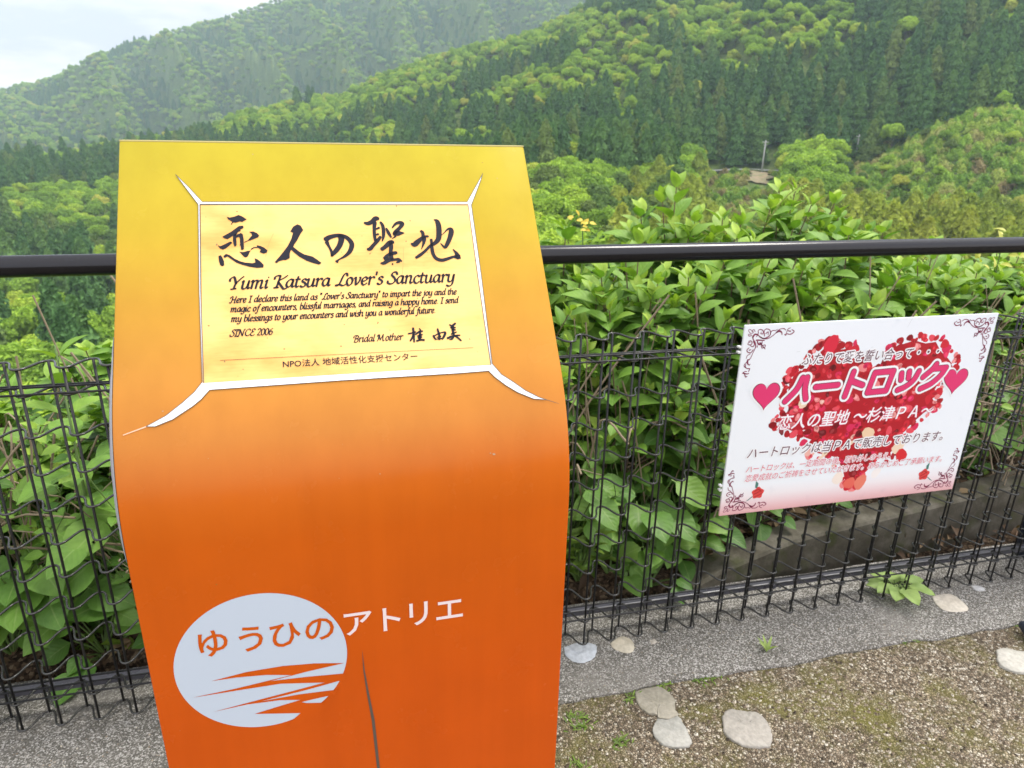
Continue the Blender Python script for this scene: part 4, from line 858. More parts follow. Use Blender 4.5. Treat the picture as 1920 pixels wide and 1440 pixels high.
def hydrangea(seed, rx, ry, h, n_out, n_in, big=1.0, low=.30):
    rg = np.random.default_rng(seed); lv = Leaves(T_HYD); st = MB()
    for k in range(n_out + n_in):
        outer = k < n_out
        az = rg.uniform(0, 2 * math.pi); el = math.asin(rg.uniform(low - .1, 1.0)); rr = rg.uniform(.86, 1.08) if outer else rg.uniform(.5, .82)
        if rg.random() < .5: az = -abs(az % math.pi)          # more shoots on the side facing the fence
        u = np.array((math.cos(az) * math.cos(el), math.sin(az) * math.cos(el), math.sin(el)))
        tip = np.array((u[0] * rx * rr, u[1] * ry * rr, .10 + u[2] * (h - .1) * rr)); 
        d = u * np.array((.75, .75, .6)) + np.array((0, 0, .75)) + rg.normal(0, .16, 3); d /= np.linalg.norm(d)
        Ls = rg.uniform(.18, .36); base = tip - d * Ls; npair = int(rg.integers(4, 7)); ph = rg.uniform(0, 3)
        a = np.cross(d, (0.3, .2, 1)); a /= np.linalg.norm(a); b = np.cross(d, a); hh = tip[2] / h
        for q in range(npair):
            f = (q + .6) / npair; p = base + d * Ls * f
            for sgn in (0, math.pi):
                t = ph + q * 1.57 + sgn + rg.normal(0, .2); side = a * math.cos(t) + b * math.sin(t)
                ang = RAD(82 - 55 * f + rg.normal(0, 9)); ld = d * math.cos(ang) + side * math.sin(ang); lu = d * math.sin(ang) - side * math.cos(ang)
                if rg.random() < .06: continue
                size = big * (.155 - .085 * f * f) * rg.uniform(.78, 1.15)
                tint = np.clip((.30 + .42 * f + .22 * (hh - .6)) * (1 if outer else .7) + rg.normal(0, .08), 0, 1)  # inner shoots darker: shade inside the bush put into the leaf colour
                lv.add(p + side * .004, ld, lu, size, tint)
        for q in range(2):
            t = rg.uniform(0, 6.28); side = a * math.cos(t) + b * math.sin(t); lv.add(tip, d + .35 * side, side * -1 + d * .3, .06 * big * rg.uniform(.7, 1.2), rg.uniform(.85, 1))
        st.tube([base - d * .12, base, tip], [.0042, .0036, .0022], 5, False)
        if outer and k % 3 == 0:
            g = np.array((u[0] * rx * .12, u[1] * ry * .12, -.05)); st.tube([g, (g + base) * .5 + np.array((u[0] * .06, u[1] * .06, .05)), base - d * .1], [.008, .006, .0042], 5, False)
    return lv.mesh("foliage"), poly_mesh("stems", st.v, st.f, True)
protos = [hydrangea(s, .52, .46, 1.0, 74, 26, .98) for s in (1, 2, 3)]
bush_rows = [  # x, y, width, height, label
 (.62, 2.52, .90, .93, "hydrangea bush next to the right edge of the orange stand, above the first mesh wires"), (1.12, 2.50, 1.0, .98, "hydrangea bush with big bright shoots between the orange stand and the notice board"),
 (1.62, 2.62, 1.05, 1.0, "tall hydrangea bush directly above the left half of the notice board"), (2.18, 2.72, 1.08, .95, "hydrangea bush behind the right half of the notice board"),
 (2.78, 2.80, 1.08, .86, "hydrangea bush above the right corner of the notice board"), (3.38, 2.95, 1.1, .80, "hydrangea bush at the far right end of the handrail"),
 (1.02, 3.10, 1.05, .98, "rear hydrangea bush beside the yellowed leaves"), (1.60, 3.20, 1.2, 1.12, "highest hydrangea bush rising above the handrail"), (2.25, 3.30, 1.15, 1.08, "rear hydrangea bush whose tips stand above the middle of the right handrail"),
 (2.95, 3.40, 1.1, .90, "rear hydrangea bush low behind the right part of the handrail"), (3.75, 3.55, 1.2, .78, "rear hydrangea bush at the right frame edge below the handrail"),
 (-.62, 2.42, .85, .64, "low leafy bush touching the left side of the orange stand behind the mesh"), (-1.15, 2.50, .95, .62, "low leafy bush at the left end of the mesh fence"), (-.15, 2.55, .9, .7, "low leafy bush hidden mostly behind the orange stand"),
 (-.9, 3.1, 1.0, .6, "rear leafy bush on the slope edge behind the left mesh")]
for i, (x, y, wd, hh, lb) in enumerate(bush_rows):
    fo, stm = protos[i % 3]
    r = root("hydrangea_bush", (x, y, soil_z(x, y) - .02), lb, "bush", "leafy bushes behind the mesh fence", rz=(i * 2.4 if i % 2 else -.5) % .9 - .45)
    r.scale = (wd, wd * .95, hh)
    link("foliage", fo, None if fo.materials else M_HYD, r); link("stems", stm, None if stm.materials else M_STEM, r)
# single tall shoot on the left, standing above the mesh
def shoot(name, x, y, z0, ztop, lean, label, seed, n=6, size=.13, tint0=.55, m=None, tm=T_HYD, cat="plant", group=None):
    rg = np.random.default_rng(seed); lv = Leaves(tm); st = MB()
    base = np.array((0, 0, 0.)); tip = np.array((lean[0], lean[1], ztop - z0)); d = tip / np.linalg.norm(tip); a = np.cross(d, (.3, .2, 1)); a /= np.linalg.norm(a); b = np.cross(d, a)
    for q in range(n):
        f = .45 + .55 * (q + .5) / n; p = tip * f
        for sgn in (0, math.pi):
            t = q * 1.57 + sgn + rg.normal(0, .25); side = a * math.cos(t) + b * math.sin(t); ang = RAD(85 - 50 * (f - .45) / .55 + rg.normal(0, 10))
            lv.add(p, d * math.cos(ang) + side * math.sin(ang), d * math.sin(ang) - side * math.cos(ang), size * (1.1 - .55 * (f - .45) / .55) * rg.uniform(.85, 1.15), np.clip(tint0 + .35 * (f - .45) + rg.normal(0, .07), 0, 1))
    st.tube([base, tip * .5 + np.array((.01, 0, 0)), tip], [.005, .004, .0025], 6)
    r = root(name, (x, y, z0), label, cat, group)
    link("foliage", lv.mesh("foliage"), m or M_HYD, r); link("stem", poly_mesh("stem", st.v, st.f, True), M_GSTEM, r); return r
shoot("leafy_shoot", -.80, 2.0, .05, .95, (.03, 0), "lone bright leafy shoot above the left mesh top", 5, 6, .15, .62)
# broad leaved weeds and narrow weeds low behind the mesh
def weed(x, y, label, seed, n, hgt, size, tm, m, spread=.14, name="broad_leaf_weed"):
    rg = np.random.default_rng(seed); lv = Leaves(tm); st = MB()
    for k in range(n):
        an = rg.uniform(0, 6.28); out = np.array((math.cos(an), math.sin(an), 0)); zz = rg.uniform(.25, 1) * hgt; p = out * spread * rg.uniform(.2, 1) + np.array((0, 0, zz))
        if tm is T_THIN:
            d = out * rg.uniform(.4, 1) + np.array((0, 0, rg.uniform(.3, 1)))
        else: d = out * 1 + np.array((0, -.35, rg.uniform(-.35, .35)))
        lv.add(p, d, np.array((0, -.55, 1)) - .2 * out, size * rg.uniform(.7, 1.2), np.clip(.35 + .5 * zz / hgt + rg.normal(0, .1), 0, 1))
        st.tube([(0, 0, 0), tuple(p * np.array((.5, .5, .6))), tuple(p)], [.0035, .003, .002], 5, False)
    r = root(name, (x, y, soil_z(x, y) - .02), label, "weed", "weeds growing behind the mesh")
    link("foliage", lv.mesh("foliage"), m, r); link("stems", poly_mesh("stems", st.v, st.f, True), M_GSTEM, r)
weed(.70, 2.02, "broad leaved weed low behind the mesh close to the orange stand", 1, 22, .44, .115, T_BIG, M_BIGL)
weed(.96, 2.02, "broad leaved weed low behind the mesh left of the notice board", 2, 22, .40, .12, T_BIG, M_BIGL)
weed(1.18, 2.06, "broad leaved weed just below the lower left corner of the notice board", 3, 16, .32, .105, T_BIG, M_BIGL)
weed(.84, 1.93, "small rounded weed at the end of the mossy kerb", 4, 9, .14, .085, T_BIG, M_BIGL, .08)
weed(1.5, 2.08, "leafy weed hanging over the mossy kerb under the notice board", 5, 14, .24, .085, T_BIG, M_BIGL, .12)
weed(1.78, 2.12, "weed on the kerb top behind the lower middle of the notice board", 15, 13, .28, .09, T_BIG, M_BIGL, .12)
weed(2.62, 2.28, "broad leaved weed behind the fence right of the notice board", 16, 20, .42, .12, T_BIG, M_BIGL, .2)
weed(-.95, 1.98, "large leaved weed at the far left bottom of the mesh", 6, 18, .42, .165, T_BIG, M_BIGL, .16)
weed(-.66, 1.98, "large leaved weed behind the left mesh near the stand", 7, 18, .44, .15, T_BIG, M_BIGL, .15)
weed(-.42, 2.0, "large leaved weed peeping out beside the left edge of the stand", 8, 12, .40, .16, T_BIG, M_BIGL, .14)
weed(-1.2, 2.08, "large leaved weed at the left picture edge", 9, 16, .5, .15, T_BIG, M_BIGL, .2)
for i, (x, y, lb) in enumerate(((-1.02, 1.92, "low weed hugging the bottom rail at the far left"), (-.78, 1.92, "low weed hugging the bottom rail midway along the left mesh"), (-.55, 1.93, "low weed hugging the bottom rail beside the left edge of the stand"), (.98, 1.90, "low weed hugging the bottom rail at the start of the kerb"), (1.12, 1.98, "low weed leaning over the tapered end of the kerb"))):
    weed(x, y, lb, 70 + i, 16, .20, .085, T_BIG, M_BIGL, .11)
for i, (x, y, s) in enumerate(((.62, 1.93, 1), (.72, 1.92, .9), (.55, 1.96, 1.1))):
    weed(x, y, ("tuft of narrow leaved weeds nearest the orange stand", "tuft of narrow leaved weeds under the broad leaves", "tuft of narrow leaved weeds hidden by the stand edge")[i], 20 + i, 34, .26 * s, .10, T_THIN, M_THINL, .07, "narrow_leaf_weed")
# yellowed leaf cluster, pale flower sprays, vine tendril, dead flower head
def cluster(name, x, y, z, n, size, spread, m, label, cat, seed, tm=T_HYD):
    rg = np.random.default_rng(seed); lv = Leaves(tm); st = MB()
    for k in range(n):
        d = rg.normal(0, 1, 3); d[2] = abs(d[2]) * .6; lv.add(rg.normal(0, spread, 3), d, (rg.normal(0, .3), -.8, 1), size * rg.uniform(.6, 1.2), rg.random())
    st.tube([(0, 0, -.35), (.01, 0, -.15), (0, 0, 0)], .003, 5, False)
    r = root(name, (x, y, z), label, cat); link("foliage", lv.mesh("foliage"), m, r); link("stem", poly_mesh("stem", st.v, st.f, True), M_GSTEM, r)
cluster("yellowed_leaf_spray", .98, 2.82, 1.16, 15, .034, .02, M_YEL, "cluster of yellowed leaves just above the handrail beside the stand", "leaf cluster", 3)
cluster("yellow_flower_spray", 3.0, 2.65, 1.02, 22, .05, .06, leaf_material("pale_yellow_petals", [(0, (.40, .42, .06)), (1, (.62, .60, .16))], .3, .5, False), "spray of pale yellow blossoms below the right end of the handrail", "flower", 4)
tb = MB(); rg = np.random.default_rng(8)
tb.tube(catmull([(0, 0, 0), (.06, 0, .10), (.13, .0, .17), (.20, 0, .20), (.24, 0, .19)], 5), .0028, 5)
for k in range(16): 
    f = k / 16; p = np.array((.02 + .2 * f, 0, .05 + .16 * f)); tb.tube([p, p + np.array((rg.uniform(-.02, .02), rg.uniform(-.02, .02), rg.uniform(.005, .025)))], [.003, .001], 4)
vt = tb.build("vine_tendril", leaf_material("tendril_green", [(0, (.22, .26, .05)), (1, (.22, .26, .05))], .2, .6, False), None, True); vt.location = (2.0, 3.05, 1.10)
tag(vt, "thin curling vine tendril rising above the bushes over the handrail", "vine")
db = MB(); rg = np.random.default_rng(9)
for k in range(26):
    e = np.array((rg.normal(0, .035), rg.normal(0, .02), rg.uniform(.02, .12))); db.tube([(0, 0, -.08), e * .5, e], [.0018, .0013, .001], 4, False)
    db.tube([e, e + np.array((.004, 0, .007))], [.0035, .002], 5)
dd_ = db.build("dead_flower_head", M_DRY, None, True); dd_.location = (-.60, 1.83, .30); tag(dd_, "dried pale flower head caught behind the left mesh", "dead flower")
# tangle of dead stems inside and under the bushes (nobody could count them)
rg = np.random.default_rng(12); tw = MB()
for k in range(800):
    if k % 4 == 0: x, y = rg.uniform(-1.4, -.3), rg.uniform(1.95, 2.6)
    else: x, y = rg.uniform(.5, 3.6), rg.uniform(2.02, 2.7)
    z = soil_z(x, y); hgt = rg.uniform(.15, .75); a = rg.uniform(0, 6.28); le = rg.uniform(.1, .4)
    p0 = np.array((x, y, z + rg.uniform(0, .3))); p1 = p0 + np.array((math.cos(a) * le * .5, math.sin(a) * le * .3 - .03, hgt * .5)); p2 = p1 + np.array((math.cos(a + .6) * le * .5, math.sin(a) * le * .2 - .03, hgt * rg.uniform(-.2, .5)))
    tw.tube(catmull([p0, p1, p2], 4), rg.uniform(.0018, .0042), 5, False)
tag(tw.build("dead_stems", M_DRY, None, True), "tangle of dead brown stems under the bushes", "dead stems", kind="stuff")
# fine tangle of creeping vines filling the gaps between bushes and mesh
rg = np.random.default_rng(19); lv = Leaves(leaf_template(.66, .25, .25, 4, 1, .18)); vs_ = MB()
for k in range(230):
    if k % 3 == 0: x, y = rg.uniform(-1.5, -.25), rg.uniform(1.95, 2.35)
    else: x, y = rg.uniform(.45, 3.3), rg.uniform(1.98, 2.4)
    if x > 1.0: y += .06 + .09 * (x - 1)
    z0 = soil_z(x, y); p = [np.array((x, y, z0))]; a = rg.uniform(0, 6.28)
    for q in range(6): a += rg.normal(0, .5); p.append(p[-1] + np.array((math.cos(a) * .05, math.sin(a) * .03 - .004, rg.uniform(.02, .13))))
    c = catmull(p, 3); vs_.tube(c, .0016, 4, False)
    for q in c[2::2]:
        for e in range(2):
            b = rg.uniform(0, 6.28); lv.add(q, (math.cos(b), math.sin(b) - .3, rg.uniform(-.3, .5)), (rg.normal(0, .3), -.5, 1), rg.uniform(.028, .062), np.clip(.25 + .5 * rg.random() + .25 * (q[2] - .4), 0, 1))
vr = link("creeping_vines", lv.mesh("creeping_vines"), M_HYD); tag(vr, "fine tangle of small leaved vines between bushes and mesh", "vines", kind="stuff")
tag(vs_.build("vine_stems", M_GSTEM, None, True), "thin green vine stems behind the mesh", "vine stems", kind="stuff")
# fallen leaves and low seedlings on the soil
rg = np.random.default_rng(13); lv = Leaves(leaf_template(.6, .5, .4, 3, 1, .05))
for k in range(900):
    x, y = (rg.uniform(-1.5, 0), rg.uniform(1.87, 2.5)) if k % 4 == 0 else (rg.uniform(.45, 3.6), rg.uniform(1.9, 2.7))
    a = rg.uniform(0, 6.28); lv.add((x, y, soil_z(x, y) + .012 - (.12 if (np.array((x, y)) - ka) @ kn < .05 and x > 1 else 0)), (math.cos(a), math.sin(a), rg.normal(0, .3)), (rg.normal(0, .3), rg.normal(0, .3), 1), rg.uniform(.03, .08), rg.random())
tag(link("leaf_litter", lv.mesh("leaf_litter"), leaf_material("dead_leaf", [(0, (.05, .032, .02)), (.6, (.13, .08, .045)), (1, (.25, .18, .10))], .1, .8, False)), "brown fallen leaves on the soil behind the fence", "leaf litter", kind="stuff")
rg = np.random.default_rng(14); lv = Leaves(leaf_template(.5, .3, .3, 4, 1, .1))
for k in range(520):
    x, y = (rg.uniform(-1.5, -.1), rg.uniform(1.88, 2.3)) if k % 5 < 2 else ((rg.uniform(.45, 1.3), rg.uniform(1.9, 2.3)) if k % 5 < 4 else (rg.uniform(1.3, 3.2), rg.uniform(2.15, 2.5)))
    if x > 1.0 and (np.array((x, y)) - ka) @ kn < .12: continue
    a = rg.uniform(0, 6.28); lv.add((x, y, soil_z(x, y) + rg.uniform(.01, .09)), (math.cos(a), math.sin(a), rg.uniform(.0, .7)), (0, 0, 1), rg.uniform(.03, .07), rg.random())
tag(link("low_ground_cover", lv.mesh("low_ground_cover"), M_THINL), "small green seedlings covering the soil", "ground cover", kind="stuff")
# cut leaves lying on the concrete, sprout, tufts in the joint
P = np.array(DEC['leafpile'], float) / 1000; c = P.mean(0); rg = np.random.default_rng(31); lv = Leaves(leaf_template(.62, .2, .1, 6, 1, .25, .03)); st = MB()
for k in range(11):
    a = k / 11 * 6.28 + rg.normal(0, .2); o = np.array((math.cos(a), math.sin(a) * .7, 0)); r0 = rg.uniform(.0, .035)
    lv.add((o[0] * r0, o[1] * r0, .012 + .004 * k), o + np.array((0, 0, rg.uniform(-.02, .12))), (rg.normal(0, .15), rg.normal(0, .15), 1), rg.uniform(.06, .10), rg.uniform(.6, 1)); st.tube([(0, 0, .012), (o[0] * .05, o[1] * .05, .022 + .003 * k)], .0016, 5, False)
pr = root("cut_leafy_twig", (c[0], c[1], .0), "fresh light green cut leaves lying on the concrete under the fence", "leaves")
link("foliage", lv.mesh("foliage"), leaf_material("fresh_cut_leaf", [(0, (.14, .26, .05)), (1, (.36, .50, .16))], .2, .5), pr); link("stems", poly_mesh("stems", st.v, st.f, True), M_GSTEM, pr)
sp_lab = ["lone pale green sprout standing in the concrete strip", "small green tuft in the gravel joint right of the olive stone", "green tuft in the gravel joint below the concrete sprout", "yellow green tuft in the joint under the cut leaves", "bright green tuft in the joint near the cream stone",
          "faint green tuft in the joint at the right frame edge", "green tuft at the top of the olive stone", "green tuft at the left edge of the olive stone", "thin moss tuft in the gravel beside the orange stand", "second moss tuft in the gravel beside the orange stand, just below the thin one", "moss tuft left of the light grey stone", "large moss tuft at the bottom edge next to the stand"]
for i, (x, y) in enumerate(DEC['sprouts']):
    rg = np.random.default_rng(50 + i); lv = Leaves(T_THIN); x, y = x / 1000, y / 1000; zb = 0.0 if i == 0 else -.010
    for k in range(5 if i == 0 else 26):
        a = rg.uniform(0, 6.28); up = 2.5 if i == 0 else rg.uniform(.15, .8); q = (0, 0, 0) if i == 0 else (rg.normal(0, .016), rg.normal(0, .010), 0)
        lv.add(q, (math.cos(a), math.sin(a), up), (0, -.3, 1), (.05 if i == 0 else rg.uniform(.012, .026)), rg.uniform(.4, 1))
    o = link("green_sprout" if i == 0 else "moss_tuft", lv.mesh("tuft"), leaf_material("sprout_green", [(0, (.16, .26, .06)), (1, (.34, .44, .14))], .25, .6, False) if i == 0 else M_THINL, None, (x, y, zb))
    tag(o, sp_lab[i], "sprout" if i == 0 else "tuft", None if i == 0 else "green tufts in the gravel and its joint")
# ------------------------------------------------------------------ valley, hills and forest
_hr = np.random.default_rng(77)
_G = _hr.random((64, 64))
def vnoise(x, y):
    x = np.asarray(x, float); y = np.asarray(y, float); i = np.floor(x).astype(int); j = np.floor(y).astype(int); fx_, fy_ = x - i, y - j
    fx_ = fx_ * fx_ * (3 - 2 * fx_); fy_ = fy_ * fy_ * (3 - 2 * fy_); g = lambda a, b: _G[a % 64, b % 64]
    return (g(i, j) * (1 - fx_) + g(i + 1, j) * fx_) * (1 - fy_) + (g(i, j + 1) * (1 - fx_) + g(i + 1, j + 1) * fx_) * fy_
def fbm(x, y): return vnoise(x, y) * .55 + vnoise(x * 2.1 + 7, y * 2.1) * .3 + vnoise(x * 4.3, y * 4.3 + 3) * .15
A_AZ = [-40, -21, -18, -14.7, -11.3, -7.9, -4.6, -.5, 5.5, 14.6, 25.5, 44.6, 60]; A_EL = [1.0, 2.2, 3.1, 4.8, 6.1, 7.1, 8.3, 9.9, 11.8, 13.9, 16.1, 16.2, 16]
B_AZ = [-40, -27.1, -21.7, -18.7, -14.9, -11.1, -9, -7.5, -2.6, .5, 3.7, 9.2, 14.8, 17.9, 24.1, 32.6, 44.8, 60]
B_EL = [-3, -2.2, -1.5, -1.2, -.5, .2, .5, 1.4, 2.8, 3.1, 4.6, 6.4, 7.7, 9.1, 11.7, 14, 15.2, 15]
FLr = [3.5, 8, 20, 45, 60, 120, 190, 280, 350, 420, 2000]; FLz = [-.5, -4, -12, -23, -27, -36, -44, -42, -38, -32, -32]
FRr = [3.5, 8, 20, 45, 75, 110, 170, 230, 250, 262, 2000]; FRz = [-.5, -3.4, -9.5, -16, -20.5, -21, -19, -13, -10.5, -10, -10]
def smooth(t): t = np.clip(t, 0, 1); return t * t * (3 - 2 * t)
def terrain(az, r):
    az = np.asarray(az, float); r = np.asarray(r, float); w = smooth((az + 12) / 32)
    fl = np.interp(r, FLr, FLz) * (1 - w) + np.interp(r, FRr, FRz) * w
    fl = fl + (fbm(az * .25 + 30, np.log(r) * 4) - .5) * np.clip(r - 30, 0, 60) * .07
    fl = fl + 20 * np.exp(-(((az - 46) / 5.5) ** 2)) * smooth((r - 175) / 70) * (1 - smooth((r - 262) / 40) * .3)      # terrace with scrub
    rf = 420 + (262 - 420) * w; zf = -32 + (-10 + 32) * w + 20 * np.exp(-(((az - 46) / 5.5) ** 2)) * .7
    rB = np.interp(az, [-40, -22, 0, 20, 45, 60], [560, 560, 640, 620, 540, 540]); zB = H + rB * np.tan(np.radians(np.interp(az, B_AZ, B_EL))) - 13
    t = np.clip((r - rf) / (rB - rf), 0, 1)
    hill = zf + (zB - zf) * t ** .95 + (fbm(az * .35, r / 90.) - .5) * 26 * np.sin(math.pi * t) * np.clip((zB - zf) / 60, .15, 1)
    z = np.where(r < rf, fl, hill)
    z = np.where(r > rB, zB - (r - rB) * .5, z)
    rA0, rA = 960., 1650.; zA = H + rA * np.tan(np.radians(np.interp(az, A_AZ, A_EL))) - 14
    s = np.clip((r - rA0) / (rA - rA0), 0, 1)
    ph = (az + 5.5 * s + 2.2 * fbm(az * .2 + 3, s * 3.) * 2) / 5.2
    rid = 1 - np.abs(np.sin(math.pi * ph)) ** .8; side = 1 - np.abs(np.sin(math.pi * (ph * 2.3 + s * 2.2)))
    gul = ((rid - .45) * 95 + (side - .4) * 38 + (fbm(az * .3 + 11, r / 300.) - .5) * 90) * np.sin(math.pi * np.clip(s, 0, 1) ** .85) * np.clip(zA / 150, .3, 1)
    far = -70 + (zA + 70) * s + gul
    far = np.where(r > rA, zA - (r - rA) * .4, far)
    return np.where(r > rA0, np.maximum(far, -120), np.maximum(z, -90))
def at(az, r): a = np.radians(az); return r * np.sin(a), r * np.cos(a)
azs = np.linspace(-40, 62, 205); rs = np.r_[np.geomspace(3.6, 300, 70), np.linspace(306, 720, 70), np.linspace(735, 1650, 75), 1680, 1750, 1900]
AZ, RR = np.meshgrid(azs, rs); X, Y = at(AZ, RR); Z = terrain(AZ, RR)
na = len(azs); F = [(j * na + i, j * na + i + 1, (j + 1) * na + i + 1, (j + 1) * na + i) for j in range(len(rs) - 1) for i in range(na - 1)]
def floor_material():
    m = mat("forest_floor", rough=.95, spec=.1); v = objcoord(m)
    r = ramp(m, [(.3, (.03, .05, .014)), (.5, (.08, .12, .03)), (.7, (.16, .19, .06))]); L(m, noise(m, v, .35, 9, .75), r.inputs[0]); L(m, r.outputs[0], BS(m).inputs['Base Color']); return m
tag(link("valley_terrain", quads_mesh("valley_terrain", np.c_[X.ravel(), Y.ravel(), Z.ravel()], F), floor_material()), "wooded valley floor and mountain slopes", "terrain", kind="structure")

# ---- trees
def tree_material(name, stops, transl=.22, yellow=(.16, .20, .03)):
    m = mat(name, rough=.75, spec=.2); nt = m.node_tree
    oi = N(m, "ShaderNodeObjectInfo"); r = ramp(m, stops); L(m, oi.outputs['Random'], r.inputs[0])
    a = N(m, "ShaderNodeAttribute"); a.attribute_name = "tint"; ar = ramp(m, [(0, (.5, .55, .5)), (1, (1.5, 1.42, 1.2))]); L(m, a.outputs['Fac'], ar.inputs[0])  # tint: random tone plus painted shading, darker cores and lighter tops
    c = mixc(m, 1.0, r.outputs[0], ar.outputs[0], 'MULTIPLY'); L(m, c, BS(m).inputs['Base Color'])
    t = N(m, "ShaderNodeBsdfTranslucent"); L(m, mixc(m, 1.0, c, (1.2, 1.3, .6), 'MULTIPLY'), t.inputs['Color']); ms = N(m, "ShaderNodeMixShader"); ms.inputs[0].default_value = transl
    L(m, BS(m).outputs[0], ms.inputs[1]); L(m, t.outputs[0], ms.inputs[2]); L(m, ms.outputs[0], nt.nodes['Material Output'].inputs['Surface']); return m
M_CED = tree_material("cedar_foliage", [(0, (.058, .135, .048)), (.5, (.080, .172, .056)), (.85, (.11, .20, .058)), (1, (.15, .205, .06))], .15)
M_YCED = tree_material("young_cedar_foliage", [(0, (.19, .26, .045)), (.6, (.25, .32, .055)), (1, (.31, .35, .06))], .15)
M_BRD = tree_material("broadleaf_foliage", [(0, (.14, .25, .036)), (.35, (.20, .33, .042)), (.7, (.27, .41, .05)), (.92, (.34, .44, .06)), (1, (.40, .40, .09))], .28)
M_DBRD = tree_material("dark_broadleaf_foliage", [(0, (.062, .125, .032)), (.6, (.095, .165, .038)), (1, (.13, .18, .05))], .2)
M_SCR = tree_material("scrub_foliage", [(0, (.13, .25, .045)), (.3, (.22, .36, .06)), (.6, (.32, .43, .09)), (.85, (.36, .38, .15)), (1, (.27, .22, .13))], .25)
M_BARK = mat("grey_brown_bark", (.09, .07, .05), .9)
def cards(P, Nn, size, rg, asp=1.6, jit=.5):
    """leaf sprays: one bent quad each, facing roughly outwards"""
    n = len(P); Nn = Nn + rg.normal(0, jit, (n, 3)); Nn /= np.linalg.norm(Nn, axis=1)[:, None]
    r = rg.normal(0, 1, (n, 3)); a = np.cross(Nn, r); a /= np.linalg.norm(a, axis=1)[:, None]; b = np.cross(Nn, a)
    s = size * rg.uniform(.6, 1.3, (n, 1)); a = a * s * asp * .5; b = b * s * .5; dn = Nn * s * .18
    V = np.stack([P - a - dn, P - b * .9, P + a - dn, P + b * .9], 1)
    return V.reshape(-1, 3), np.arange(4 * n).reshape(n, 4)
def blob(c, r, rg, n1=8, n2=5):
    V, F = [], []
    for i in range(n2 + 1):
        th = math.pi * i / n2
        for k in range(n1):
            ph = 2 * math.pi * k / n1; q = 1 + rg.uniform(-.15, .15); V.append((c[0] + r[0] * q * math.sin(th) * math.cos(ph), c[1] + r[1] * q * math.sin(th) * math.sin(ph), c[2] + r[2] * q * math.cos(th)))
    F = [(i * n1 + k, i * n1 + (k + 1) % n1, (i + 1) * n1 + (k + 1) % n1, (i + 1) * n1 + k) for i in range(n2) for k in range(n1)]
    return np.array(V), np.array(F)
def pack(parts, tints):
    VV, FF, TT, b = [], [], [], 0
    for (V, F), t in zip(parts, tints): VV.append(V); FF.append(F + b); TT.append(np.broadcast_to(t, (len(V),)) if np.ndim(t) == 0 else t); b += len(V)
    return np.vstack(VV), np.vstack(FF), np.concatenate(TT)
def broadleaf_crown(seed, R=4.0, h0=2.4, h1=9.5, nl=26, per=120, card=.44):
    rg = np.random.default_rng(seed); parts, tt = [], []
    for k in range(nl):
        u = rg.normal(0, 1, 3); u /= np.linalg.norm(u); u[2] = abs(u[2]) * 1.1 - .28; rr = rg.uniform(.35, .78)
        c = np.array((u[0] * R * rr, u[1] * R * rr, (h0 + h1) / 2 + u[2] * (h1 - h0) * .5 * rr)); lr = np.array((1, 1, .95)) * R * rg.uniform(.26, .44)
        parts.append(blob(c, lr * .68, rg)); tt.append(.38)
        d = rg.normal(0, 1, (per, 3)); d /= np.linalg.norm(d, axis=1)[:, None]; d[:, 2] = np.where(d[:, 2] < -.25, -d[:, 2], d[:, 2])
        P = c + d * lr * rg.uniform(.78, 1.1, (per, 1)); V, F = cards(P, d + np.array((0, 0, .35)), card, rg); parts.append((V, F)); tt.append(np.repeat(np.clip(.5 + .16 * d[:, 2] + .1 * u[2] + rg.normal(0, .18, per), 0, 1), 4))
    return pack(parts, tt)
def shrub_crown(seed, R=1.7, h=2.3, n=1000, card=.30):
    rg = np.random.default_rng(seed); d = rg.normal(0, 1, (n, 3)); d[:, 2] = np.abs(d[:, 2]); d /= np.linalg.norm(d, axis=1)[:, None]; an = np.arctan2(d[:, 1], d[:, 0])
    q = (1 + .16 * np.sin(an * 3 + seed) + .12 * np.sin(an * 5 + d[:, 2] * 6)) * np.sqrt(rg.uniform(.55, 1.1, n)); P = d * q[:, None] * np.array((R, R, h)); V, F = cards(P, d + np.array((0, 0, .3)), card, rg, 1.5, .6)
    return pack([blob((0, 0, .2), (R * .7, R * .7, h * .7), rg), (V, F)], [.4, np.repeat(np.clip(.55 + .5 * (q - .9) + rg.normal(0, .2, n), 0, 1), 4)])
def cedar_crown(seed, h=15., R=2.5, z0=2.2, n=1500, card=.62, power=.75):
    rg = np.random.default_rng(seed); z = z0 + (h - z0) * rg.random(n) ** 1.25; f = (z - z0) / (h - z0); rad = R * np.clip(1 - f, 0, 1) ** power * (1 + .18 * np.sin(z * 2.4 + rg.uniform(0, 6))) + .12
    an = rg.uniform(0, 2 * math.pi, n); lump = 1 + .16 * np.sin(an * 3 + z * .9 + seed) + .1 * np.sin(an * 5 - z * 1.7)
    rr = rad * lump * np.sqrt(rg.uniform(.55, 1.08, n)); P = np.c_[rr * np.cos(an), rr * np.sin(an), z - .15 * rr]; d = np.c_[np.cos(an), np.sin(an), np.full(n, .45)]
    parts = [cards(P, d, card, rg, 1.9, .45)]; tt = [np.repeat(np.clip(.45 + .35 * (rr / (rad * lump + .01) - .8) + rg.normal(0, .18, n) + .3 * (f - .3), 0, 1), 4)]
    V, F = [], []; zz = np.linspace(z0 + .3, h - .6, 7)
    for q in zz:
        for k in range(8): ra = R * .74 * (1 - (q - z0) / (h - z0)) ** power + .04; V.append((ra * math.cos(k * .785), ra * math.sin(k * .785), q))
    F = [(i * 8 + k, i * 8 + (k + 1) % 8, (i + 1) * 8 + (k + 1) % 8, (i + 1) * 8 + k) for i in range(6) for k in range(8)]
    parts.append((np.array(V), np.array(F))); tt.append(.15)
    return pack(parts, tt)
